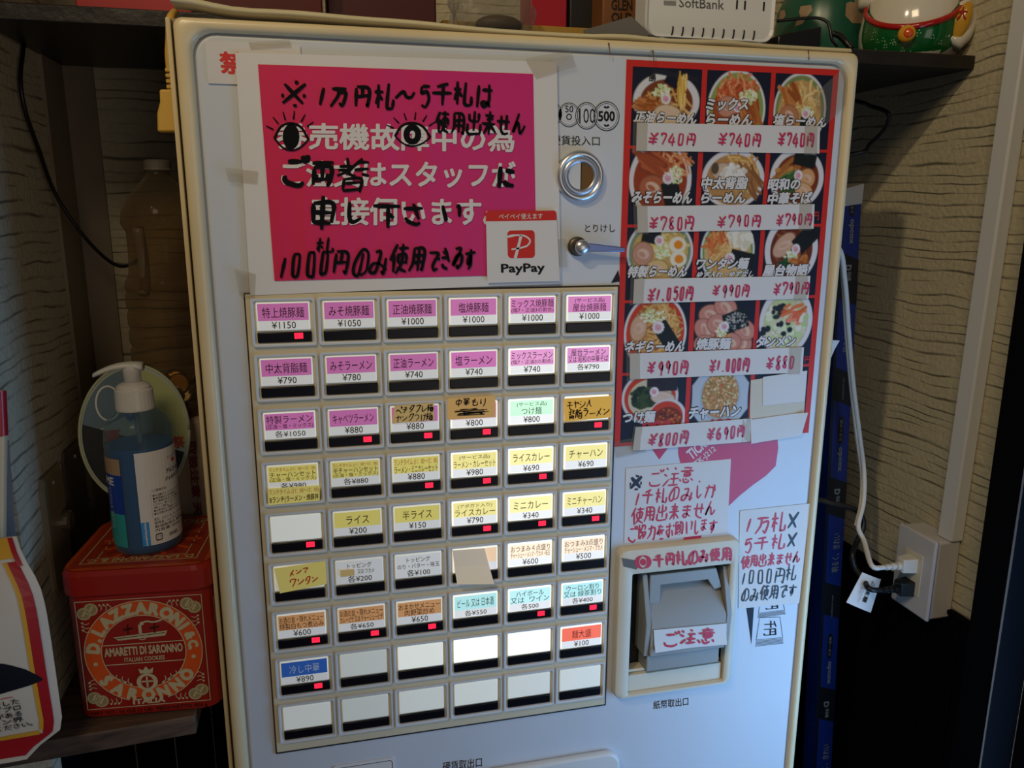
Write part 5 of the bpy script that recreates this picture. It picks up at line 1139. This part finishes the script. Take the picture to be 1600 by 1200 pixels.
# ------------------------------------------------------------------ between the machine and the wall
CBLUE = mat('carton_blue', '0a2468', .4); CDARK = mat('carton_dark', '0c0d12', .4); SILV = mat('silver_ink', '7c7c74', .5)
def lamp_carton(u_top, u_bot, w, vtop, vbot, wid, dep, label, printed):
    t = thing('tube_carton', u_bot, vbot, w, label, 'carton', 'fluorescent tube cartons')
    def P(x, v): k = (v - vtop) / (vbot - vtop); return u_top + (u_bot - u_top) * k + x
    def f(s, tt, h=0): v = vtop + (vbot - vtop) * tt; return (P(wid * s, v), v, w - h)
    q = MB(); hexa(q, [f(0, 0), f(1, 0), f(1, 1), f(0, 1)], [(p[0], p[1], w + dep) for p in (f(0, 0), f(1, 0), f(1, 1), f(0, 1))], CBLUE); q.build('carton_tube', t, bevel=.02)
    q = MB(); L_ = vbot - vtop
    vy = lambda y: pw(1316, y, 2.8)[1]
    segs = [(vy(a), vy(b)) for a, b in ((392, 478), (572, 636), (742, 812), (905, 966), (1066, 1126), (1240, 1300), (1410, 1470))]
    for a, b in segs:
        a, b = (a - vtop) / L_, (b - vtop) / L_
        if b < 0 or a > 1: continue
        flat(q, f, [(0, max(a, 0)), (1, max(a + .012, 0)), (1, b), (0, b - .012)], CDARK, h=.004)
    flat(q, f, [(0, .0), (.13, .0), (.13, 1), (0, 1)], CDARK, h=.005); q.build('dark_band', t)
    if printed:
        def tx(s_, va, vb, x0, x1, rot, m=SILV, bold=.02): text(MB(), f, s_, m, x0, (va - vtop) / L_, x1, (vb - vtop) / L_, h=.008, rot=rot, bold=bold).build('carton_lettering', t)
        for ya, yb in ((297, 338), (651, 693), (988, 1026)):
            pa, pb = (vy(ya) - vtop) / L_, (vy(yb) - vtop) / L_
            q = MB(); flat(q, f, [(.42, pa + .006), (.48, pa), (.62, pa), (.68, pa + .006), (.68, pb - .006), (.62, pb), (.48, pb), (.42, pb - .006)], CDARK, h=.006); q.build('dark_pill', t)
            tx('スタータ形', vy(ya + 4), vy(yb - 4), .47, .63, 270, bold=.01)
        for ya, yb in ((342, 381), (698, 736), (1030, 1065)): tx('opcox', vy(ya), vy(yb), .42, .66, 90, bold=.03)
        for ya, yb in ((488, 550), (832, 892), (1158, 1215)): tx('明るく、きれい', vy(ya), vy(yb), .42, .80, 270, bold=.012)
        for ya, yb in ((590, 624), (928, 961)): tx('FLUORESCENT LAMP', vy(ya), vy(yb), .52, .60, 270, bold=0)
        for ya in (414, 763, 1092): tx('D', vy(ya), vy(ya + 9), .36, .66, 90, bold=.05); tx('昼光色', vy(ya + 11), vy(ya + 25), .46, .66, 270, bold=.03)
    q = MB(); hexa(q, [(f(0, 0)[0] - .02, vtop - .02, w - .02), (f(1, 0)[0] + .03, vtop - .16, w - .02), (f(1, 0)[0] + .02, vtop + .28, w - .02), (f(.15, 0)[0], vtop + .34, w - .02)],
        [(f(0, 0)[0] - .02, vtop - .02, w + dep), (f(1, 0)[0] + .03, vtop - .16, w + dep), (f(1, 0)[0] + .02, vtop + .28, w + dep), (f(.15, 0)[0], vtop + .34, w + dep)], mat('torn_card_white', 'b0aaa2', .7)); q.build('torn_flap', t, bevel=.02)
    return t
lamp_carton(12.16, 13.02, 2.8, -1.75, 15.2, .52, .5, 'dark blue fluorescent tube carton leaning in the gap, its printed side showing', True)
lamp_carton(11.62, 12.30, 3.4, -1.2, 15.6, .5, .5, 'darker blue tube carton behind the printed one', False)
q = MB(); a = pw(1335, 260, 2.75); 
ms = thing('dust_brush', a[0] + .1, a[1], 2.8, 'grey fuzzy brush head stuck above the blue carton', 'brush')
ellipsoid(q, (a[0] + .02, a[1] + .20, 3.62), (.26, .42, .22), mat('grey_fuzz', '55524e', .95, bump=1.0, bscale=150), 18, 12); q.build('brush_head', ms, smooth=True)
q = MB(); tube(q, [(a[0] + .3, a[1] + .4, 3.7), (a[0] + .6, a[1] + 4, 4.1), (a[0] + .7, a[1] + 12, 4.2)], .06, BLK, 8, 3); q.build('brush_stick', ms, smooth=True)
# bit of paper poking out behind the machine edge
q = MB(); P = [pw(*p, .9) for p in ((1297, 527), (1311, 532), (1303, 546), (1297, 560), (1288, 560))]; prism(q, [(10.23, P[0][1]), (P[1][0], P[1][1]), (P[2][0], P[2][1]), (P[3][0], P[3][1]), (10.23, P[4][1])], .88, .90, PAPER); tag(q.build('paper_scrap'), 'cream paper scrap poking out from behind the machine edge', 'paper')

# surface socket, raceway and the cords on the right wall
WU = 13.75; SOCK = mat('socket_white', 'c2bec2', .4)
so = thing('wall_socket', WU, 6.2, .4, 'white surface-mounted power socket box on the streaked wall', 'socket')
fa, fb, fc_, fd = pu(1407, 817, WU - .62), pu(1466, 848, WU - .62), pu(1447, 976, WU - .62), pu(1391, 930, WU - .62)
s0w, s1w = (fb[2] + fc_[2]) / 2, (fa[2] + fd[2]) / 2; sv0, sv1 = (fa[1] + fb[1]) / 2, (fc_[1] + fd[1]) / 2
q = MB(); box(q, WU - .55, sv0 + .03, s0w + .03, WU, sv1 - .03, s1w - .03, SOCK); q.build('socket_box', so, bevel=.05, seg=3)
q = MB(); box(q, WU - .64, sv0, s0w, WU - .54, sv1, s1w, SOCK); q.build('cover_plate', so, bevel=.06, seg=3)
mw = (s0w + s1w) / 2
q = MB(); box(q, WU - .655, sv0 + .45, mw - .27, WU - .63, sv1 - .42, mw + .27, mat('outlet_ivory', 'cfc6b4', .4)); q.build('outlet_insert', so, bevel=.02)
rw = thing('raceway', WU, 5.2, .2, 'vertical white cable raceway running down to the wall socket', 'raceway')
rb = pu(1507, 835, WU)[2]; rt_ = pu(1587, 300, WU); rv = pu(1507, 835, WU)[1]; tl = (rt_[2] - rb) / (rt_[1] - rv) * (-8 - rv); ru = WU - .30
q = MB(); hexa(q, [(ru, -8, rb + tl), (WU, -8, rb + tl), (WU, sv0 + .03, rb), (ru, sv0 + .03, rb)], [(ru, -8, rb + tl + .40), (WU, -8, rb + tl + .40), (WU, sv0 + .03, rb + .40), (ru, sv0 + .03, rb + .40)], mat('raceway_white', 'd4d4da', .4)); q.build('channel', rw, bevel=.04, seg=3)
q = MB(); hexa(q, [(ru - .012, -8, rb + tl + .04), (ru, -8, rb + tl + .04), (ru, sv0, rb + .04), (ru - .012, sv0, rb + .04)], [(ru - .012, -8, rb + tl + .36), (ru, -8, rb + tl + .36), (ru, sv0, rb + .36), (ru - .012, sv0, rb + .36)], mat('raceway_white', 'd4d4da', .4)); q.build('cover', rw)
CORDW = mat('white_cord', 'd6d0c6', .4)
pl1 = pu(1424, 880, WU - .66); pl2 = pu(1420, 916, WU - .66); pw1 = mw + .02
def plug(t, c, m, cordpts, r, flatcord=False):
    """plug with its body standing out of the socket plate, towards -u"""
    u0, v0, w0 = c; q = MB()
    hexa(q, [(u0 + .03, v0 - .17, w0 - .17), (u0 + .03, v0 - .17, w0 + .17), (u0 + .03, v0 + .17, w0 + .17), (u0 + .03, v0 + .17, w0 - .17)], [(u0 - .30, v0 - .15, w0 - .12), (u0 - .30, v0 - .15, w0 + .12), (u0 - .30, v0 + .15, w0 + .12), (u0 - .30, v0 + .15, w0 - .12)], m); q.build('plug_body', t, bevel=.03)
    q = MB()
    for k in range(3): x = u0 - .30 - .13 * k; rings(q, [[(xx, v0 + .02 + .085 * (1 - .12 * k) * math.sin(a), w0 + .085 * (1 - .12 * k) * math.cos(a)) for a in [2 * math.pi * i / 10 for i in range(10)]] for xx in (x, x - .09)], m, True, True)
    rings(q, [[(xx, v0 + .02 + .05 * math.sin(a), w0 + .05 * math.cos(a)) for a in [2 * math.pi * i / 10 for i in range(10)]] for xx in (u0 - .28, u0 - .7)], m, True, True); q.build('strain_relief', t)
    q = MB(); tube(q, cordpts + [(u0 - .95, v0 - .03, w0 + .05), (u0 - .66, v0 + .02, w0)], r, m, 8, 6); q.build('cord', t, smooth=True)
wc = thing('power_cable', pl1[0], pl1[1], pw1, 'white twin flat cord hanging beside the blue carton to its plug', 'cord')
plug(wc, (WU - .66, pl1[1], pw1), CORDW, [(10.2, pw(1300, 372, 1.1)[1], 1.1)] + [pw(*p) for p in ((1308, 385, 1.2), (1320, 440, 1.5), (1326, 520, 1.8), (1333, 600, 2.0), (1343, 680, 2.0), (1350, 740, 1.8), (1349, 785, 1.6), (1341, 822, 1.4), (1350, 845, 1.2))], .055)
q = MB(); tube(q, [(10.2, pw(1300, 375, 1.2)[1], 1.2)] + [pw(*p) for p in ((1308, 388, 1.28), (1318, 440, 1.55), (1323, 520, 1.85), (1330, 600, 2.05), (1339, 680, 2.05), (1347, 740, 1.85), (1346, 785, 1.65), (1338, 822, 1.45))], .055, CORDW, 8, 6); q.build('cord', wc, smooth=True)
bc = thing('power_cable', pl2[0], pl2[1], pw1, 'black power cord with a white paper tag plugged into the socket', 'cord')
plug(bc, (WU - .66, pl2[1], pw1), BLK, [(10.2, pw(1270, 780, .9)[1], .9)] + [pw(*p) for p in ((1276, 781, 1.0), (1300, 787, 1.5), (1330, 793, 1.7), (1346, 806, 1.6), (1349, 824, 1.5), (1339, 846, 1.4), (1332, 868, 1.2), (1336, 888, 1.1), (1350, 906, .9))], .06)
q = MB(); g = bil([pw(1347, 894, .85), pw(1376, 905, .85), pw(1360, 957, .80), pw(1322, 941, .80)])
sheet(q, g, PAPER, .012, 6, 6, curl=lambda s, t: .05 * math.sin(math.pi * s)); tagp = q.build('warning_tag', bc)
q = MB(); H_ = .075
text(q, g, '注意', INK, .44, .36, .62, .80, h=H_, rot=90, bold=.03); band(q, g, [(.53, .13), (.68, .22), (.53, .31)], .03, INK, h=H_, closed=True)
for k in range(2): text(q, g, ['無理に引張らないでください', '束ねて使わない'][k], INK, .27 - .11 * k, .18, .35 - .11 * k, .85 - .2 * k, h=H_, rot=90)
q.build('tag_lettering', tagp)
q = MB(); tube(q, [(11.6, -4.06, 4.3)] + [pw(*p) for p in ((1338, 158, 3.6), (1360, 166, 3.0), (1382, 173, 2.6), (1389, 183, 2.5), (1381, 203, 2.7), (1360, 224, 3.0), (1330, 241, 3.3))] + [(10.2, pw(1330, 250, 3.6)[1], 3.7)], .045, BLK, 8, 6)
tag(q.build('cord', smooth=True), 'short black cord looping out below the shelf against the pale wall', 'cord')

# ------------------------------------------------------------------ on top of the machine and shelf
BT = -4.305       # top of the shelf board
RWHITE = mat('router_white', 'e0e4ec', .3); SLOT = mat('slot_dark', '15151a', .6)
ro = thing('router', 8.3, BT, 1.7, 'white upright internet router box with curved vent slots', 'router')
r0, r1 = pw(1010, 40, 1.45)[0], pw(1212, 40, 1.45)[0]; rh = 2.6
def rq(w, i): return [(p[0], p[1], w) for p in rrect(r0 + i, BT - rh + i, r1 - i, BT - .06 - i, .22 - i * .6, 6)]
q = MB(); rings(q, [rq(1.52, .07), rq(1.48, .02), rq(1.53, 0), rq(2.0, 0), rq(2.05, .04)], RWHITE, True, True); q.build('casing', ro, smooth=False)
rt = lambda xa, ya, xb, yb, h: pxline(xa, ya, xb, yb, h, 1.515)
q = MB(); text(q, rt(1061, -4, 1131, 0, 15), 'SoftBank', mat('router_grey_ink', '55565a', .5), h=.004, bold=.0); flat(q, rt(1037, -8, 1056, -7, 16), [(0, 0), (1, 0), (1, .42), (0, .42)], mat('logo_grey', '8a8c90', .5), h=.004); flat(q, rt(1037, -8, 1056, -7, 16), [(0, .55), (1, .55), (1, .97), (0, .97)], mat('logo_grey', '8a8c90', .5), h=.004); q.build('logo', ro)
for i in range(9):
    x = 1051.5 + 15.9 * i; y = 41 + .85 * i
    P = [np.array(pw(x - .36 * k * k, y + 5.6 * k, 1.505)) for k in range(5)]; q = MB()
    band(q, lambda s, t, h: (s, t, 1.50 - h * 0 + .02 * max(0, (t - (BT - .25)))), [(p[0], p[1]) for p in P], .028, SLOT, h=0); q.build('vent_slot', ro)
for x, y in ((1151, 14), (1163.5, 15), (1193, 17)):
    P = [pw(x + 1, y - 14, 1.51), pw(x, y, 1.51)]; q = MB(); band(q, lambda s, t, h: (s, t, 1.509), [(p[0], p[1]) for p in P], .035, SLOT, h=0); q.build('status_light', ro)
for x in (1036, 1187):
    p = pw(x, 58 if x < 1100 else 67, 1.48); q = MB(); lathe(q, p[0], 1.62, ((BT + .0, .12), (BT - .05, .13), (BT - .09, .11)), RWHITE, 16); q.build('foot', ro, smooth=False)
ad = thing('power_adapter', 10.1, BT, 1.7, 'black power adapter brick beside the white router', 'adapter')
a0, a1 = pw(1216, 60, 1.5), pw(1297, 60, 1.5)
q = MB(); hexa(q, [(a0[0], BT - .22, 1.5), (a1[0] - .2, BT - .42, 1.5), (a1[0] - .2, BT, 1.5), (a0[0], BT, 1.5)], [(a0[0], BT - .22, 2.0), (a1[0] + .05, BT - .42, 2.0), (a1[0] + .05, BT, 2.0), (a0[0], BT, 2.0)], mat('adapter_black', '131318', .4)); q.build('adapter_body', ad, bevel=.03)
q = MB(); tube(q, [pw(*p) for p in ((1214, 33, 1.9), (1240, 30, 1.8), (1275, 28, 1.7), (1292, 34, 1.6), (1297, 46, 1.55), (1300, 62, 1.5), (1308, 72, 1.5))], .03, BLK, 8, 6); q.build('adapter_cord', ad, smooth=True)
q = MB(); tube(q, [pw(*p) for p in ((1300, 52, 1.8), (1312, 56, 1.75), (1322, 66, 1.7), (1331, 76, 1.6))], .06, BLK, 8, 6); q.build('strain_relief', ad, smooth=True)
# green pot with blotches
PGR = mat('green_glaze', '1f5a48', .3)
gp_ = thing('green_pot', 11.0, BT, 4.4, 'dark green round pot with beige blotches behind the adapter', 'pot')
pc = pw(1288, 30, 4.4); PR = pw(1350, 30, 4.4)[0] - pc[0] + .05
prof = [(BT, PR * .8), (BT - .2, PR * .93), (BT - .8, PR), (BT - 1.4, PR * .96), (BT - 1.8, PR * .8), (BT - 2.0, PR * .6), (BT - 2.1, PR * .62), (BT - 2.1, PR * .5), (BT - 1.9, PR * .48)]
q = MB(); lathe(q, pc[0], 4.4, prof, PGR, 36, True, False); q.build('pot_body', gp_, smooth=True)
def potf(x, y, h=0):
    px_, py_ = x, y; r = np.interp(-(py_), [-BT, -BT + .2, -BT + .8, -BT + 1.4, -BT + 1.8], [PR * .8, PR * .93, PR, PR * .96, PR * .8]) + .008
    a = (px_ - pc[0]) / PR; return (pc[0] + r * math.sin(a), py_, 4.4 - r * math.cos(a))
q = MB()
for bx, by, pts in ((1266, 14, [(-6, -16), (10, -14), (12, -4), (4, 4), (-2, 14), (-14, 16), (-12, 8), (-6, 2), (-8, -6)]), (1340, 18, [(-16, -14), (0, -20), (16, -12), (18, 6), (8, 18), (-8, 18), (-18, 6)]), (1225, 6, [(-10, -14), (4, -12), (8, 0), (-4, 8), (-12, 2)])):
    P = [pw(bx + a, by + b, 4.4 - PR) for a, b in pts]; q = MB(); cx_, cy_ = sum(p[0] for p in P) / len(P), sum(p[1] for p in P) / len(P); k_ = len(P)
    vs = [potf(cx_, cy_)] + [potf(cx_ + (p[0] - cx_) * t, cy_ + (p[1] - cy_) * t) for t in (.5, 1) for p in P]
    q.add(vs, [(0, 1 + i, 1 + (i + 1) % k_) for i in range(k_)] + [(1 + i, 1 + k_ + i, 1 + k_ + (i + 1) % k_, 1 + (i + 1) % k_) for i in range(k_)], mat('beige_blotch', 'a58a70', .5)); q.build('blotch', gp_)

# lucky cat figure
CW = 2.3; cc = pw(1424, 50, CW)
cat = thing('lucky_cat', cc[0], BT, CW, 'glossy white beckoning cat figure with a green bib on the shelf corner', 'figurine')
CR = (pw(1497, 50, CW)[0] - pw(1352, 50, CW)[0]) / 2 * .91
GLZ = mat('white_glaze', 'd9d2c6', .12, coat=.6); GLR = mat('red_glaze', 'b01c18', .15, coat=.6); GLG = mat('green_glaze_bib', '0f5a2a', .15, coat=.6); GLY = mat('gold_glaze', 'd89c28', .2, coat=.5); GLB = mat('black_glaze', '141416', .2)
cu = cc[0]; BH = 2.0
prof = [(BT, CR * .74), (BT - .06, CR * .84), (BT - .35, CR * .98), (BT - .6, CR), (BT - .95, CR * .95), (BT - 1.3, CR * .82), (BT - 1.6, CR * .66), (BT - 1.8, CR * .5)]
q = MB(); lathe(q, cu, CW, prof, GLZ, 40, sq=.92); body = q.build('cat_body', cat, smooth=True)
def br(v): return np.interp(-v, [-a for a, b in prof], [b for a, b in prof])
def catf(ang, v, h=0):
    r = br(v) + .012 + h; a = math.radians(ang); return (cu + r * math.sin(a), v, CW - .92 * r * math.cos(a))
q = MB(); N_ = 24
def neck(t): return BT - .50 - .62 * abs(t) ** 2.0        # lower rim of the collar, t -1..1
vs = []; fs = []
for i in range(N_ + 1):
    t = -1 + 2 * i / N_
    for j in range(7):
        lo = BT - .02 - .55 * max(0, abs(t) - .62) ** 1.0 * 1.2; hi = neck(t); k = j / 6
        vs.append(catf(64 * t, lo + (hi - lo) * k))
for i in range(N_):
    for j in range(6): a = i * 7 + j; fs.append((a, a + 7, a + 8, a + 1))
q.add(vs, fs, GLG); q.build('green_bib', cat, smooth=True)
q = MB()
for k in range(22):
    t = rnd.uniform(-.85, .85); v = BT - .06 - .40 * rnd.random() - .3 * t * t; a = 64 * t
    for d in ((0, -.03), (-1.6, .02), (1.6, .02)):
        q.add([catf(a + d[0] + .9 * math.cos(b), v + d[1] + .016 * math.sin(b), .008) for b in (0, 1.57, 3.14, 4.71)], [(0, 1, 2, 3)], mat('pale_green_dot', '8fb894', .3))
q.build('bib_print', cat)
q = MB(); tube(q, [catf(80 * t, neck(t) - .035, -.01) for t in np.linspace(-1, 1, 25)], .06, GLR, 10, 1); q.build('collar', cat, smooth=True)
bp_ = catf(-3, neck(0) + .10, .05); q = MB(); ellipsoid(q, bp_, (.165, .165, .11), GLY, 20, 12); q.build('bell', cat, smooth=True)
q = MB(); ellipsoid(q, (bp_[0] + .02, bp_[1], bp_[2] - .05), (.11, .11, .075), mat('orange_glaze', 'd8541c', .2, coat=.5), 16, 10); q.build('bell_spot', cat, smooth=True)
q = MB(); ellipsoid(q, (cu - .05, BT - 1.72, CW - .05), (CR * .94, CR * .78, CR * .84), GLZ, 32, 20); head = q.build('cat_head', cat, smooth=True)
for sx in (-1, 1):
    q = MB(); ex_ = cu + sx * .50; rr = []
    for k, (vv, r) in enumerate(((-2.15, .30), (-2.4, .24), (-2.62, .12), (-2.74, .02))): rr.append([(ex_ + sx * .05 * k + r * math.cos(a), BT + vv, CW - .05 + .6 * r * math.sin(a)) for a in [2 * math.pi * i / 14 for i in range(14)]])
    rings(q, rr, GLZ, True, True); q.build('ear', head, smooth=True)
    q = MB(); ellipsoid(q, (cu - .05 + sx * .30, BT - 1.86, CW - CR * .80), (.10, .12, .06), GLB, 14, 8); q.build('eye', head, smooth=True)
q = MB(); ellipsoid(q, (cu - .05, BT - 1.66, CW - CR * .88), (.07, .05, .05), GLR, 12, 8); q.build('nose', head, smooth=True)
q = MB(); tube(q, [(cu - .2, BT - 1.50, CW - CR * .80), (cu - .12, BT - 1.46, CW - CR * .84), (cu - .05, BT - 1.53, CW - CR * .86), (cu + .02, BT - 1.46, CW - CR * .84), (cu + .1, BT - 1.50, CW - CR * .80)], .02, GLB, 6, 4); q.build('mouth', head, smooth=True)
q = MB(); tube(q, [catf(70, BT - 1.0, -.10), catf(74, BT - .7, -.02), catf(66, BT - .42, .0), catf(56, BT - .22, -.02)], [.20, .20, .19, .18], GLZ, 14, 5); q.build('front_paw', cat, smooth=True)
q = MB(); p = catf(56, BT - .62, .06); ellipsoid(q, p, (.15, .36, .10), mat('coin_gold_glaze', 'c8962c', .2, coat=.5), 20, 12, rot_w(14)); q.build('oval_coin', cat, smooth=True)
q = MB(); text(q, bil([(p[0] - .12, p[1] - .28, p[2] - .11), (p[0] + .10, p[1] - .26, p[2] - .10), (p[0] + .06, p[1] + .26, p[2] - .10), (p[0] - .14, p[1] + .24, p[2] - .11)]), '大', GLR, .1, .05, .9, .5, h=.004, bold=.03); q.build('coin_mark', cat)
q = MB(); tube(q, [catf(-70, BT - 1.1, -.02), catf(-84, BT - 1.5, .16), catf(-82, BT - 2.0, .22), catf(-76, BT - 2.35, .18)], [.2, .2, .19, .2], GLZ, 14, 5); q.build('raised_paw', cat, smooth=True)
q = MB(); ellipsoid(q, catf(-72, BT - .20, -.12), (.16, .22, .16), GLR, 18, 12); q.build('red_foot', cat, smooth=True)

cat.rotation_euler.z = math.radians(-40)

# clutter along the shelf behind the machine top
def shelf_box(name, x0, x1, y0, w, dep, m, label, cat, h=None, lid=None, writing=None, wm=None):
    a, b = pw(x0, 30, w), pw(x1, 30, w); top = pw((x0 + x1) / 2, y0, w)[1]; t = thing(name, (a[0] + b[0]) / 2, BT, w + dep / 2, label, cat)
    q = MB(); box(q, a[0], top, w, b[0], BT, w + dep, m); q.build(name + '_body', t, bevel=.03)
    if lid: q = MB(); box(q, a[0] - .02, top - .02, w - .02, b[0] + .02, top + .35, w + dep + .02, lid); q.build('lid', t, bevel=.03)
    if writing:
        for s_, xa, ya, xb, yb, hh in writing: q = MB(); text(q, pxline(xa, ya, xb, yb, hh, w - .002), s_, wm, h=.006, bold=.03); q.build('lettering', t)
    return t
shelf_box('tissue_box', 120, 302, -70, 2.0, 1.6, mat('red_card', 'c02a2c', .45), 'bright red carton on the dark end of the shelf', 'box', lid=mat('pink_card', 'd8888c', .5))
shelf_box('storage_tin', 322, 505, -80, 1.7, 1.8, mat('dark_red_lacquer', '5a1410', .35, var=.3), 'dark red lacquered box behind the top edge of the machine', 'box', lid=mat('dark_brown_lacquer', '2c1210', .35))
shelf_box('storage_tin', 512, 682, -80, 2.2, 1.6, mat('maroon_lacquer', '4a0e0e', .4, var=.3), 'maroon box next to the dark red lacquered one', 'box', lid=mat('maroon_lid', '380a0c', .4))
shelf_box('yellow_tray', 690, 955, 38, 2.6, 1.5, mat('ochre_tray', 'b08a3c', .55), 'low yellow-ochre tray under the clear plastic bag', 'tray')
shelf_box('snack_packet', 828, 886, -70, 3.0, .8, mat('crimson_packet', 'a8182c', .35), 'crimson packet standing behind the ochre tray on the shelf', 'packet')
shelf_box('wooden_box', 941, 1002, -60, 2.4, 1.0, mat('brown_wood_box', '7a4a22', .5, var=.4), 'brown wooden box with dark branded capitals near the router', 'box', writing=(('GLEN', 955, -1, 988, 0, 17), ('OLD', 955, 19, 988, 20, 16)), wm=mat('burnt_ink', '1c0e06', .7))
shelf_box('paper_carton', 1003, 1040, -60, 2.1, 1.2, mat('tan_card', 'c8a468', .6), 'tan carton squeezed between the wooden box and the router', 'carton')
shelf_box('storage_box', 890, 940, -60, 3.0, 1.0, mat('near_black_box', '15110f', .5), 'black box between the crimson packet and the wooden box', 'box')
# clear plastic bag with a brown thing inside
pb = thing('plastic_bag', 4.6, BT, 1.9, 'crumpled clear plastic bag with brown food inside on the shelf', 'bag')
q = MB(); c = pw(768, 26, 1.9); R_ = random.Random(5); rr = []
for j in range(11):
    t = j / 10; r = 1.0 * (1 - .35 * t) * (.75 + .25 * math.sin(3 * t)); ring = []
    for i in range(30):
        a = 2 * math.pi * i / 30; k = 1 + .10 * math.sin(5 * a + 6 * t) + .07 * math.sin(11 * a - 9 * t) + R_.uniform(-.03, .03); ring.append((c[0] + r * .85 * k * math.cos(a), BT - .01 - 1.1 * t, 1.95 + .55 * r * k * math.sin(a)))
    rr.append(ring)
rings(q, rr, clear('bag_film', 'e6e6e6', .04, .1), True, True); q.build('bag_film', pb, smooth=True)
q = MB(); ellipsoid(q, (c[0] + .12, BT - .19, 1.85), (.42, .16, .3), mat('brown_food', '4a3418', .6, bump=.6, bscale=50), 22, 12); q.build('food_lump', pb, smooth=True)
# grey folded paper
q = MB(); P = [pw(*p, 1.32) for p in ((912, 47), (986, 26), (1012, 50), (1012, 57), (912, 52))]; prism(q, [(p[0], min(p[1], BT - .002)) for p in P], 1.30, 1.33, mat('grey_paper', '6c6a68', .6)); tag(q.build('paper_sheet'), 'folded dark grey paper corner standing before the wooden box', 'paper')
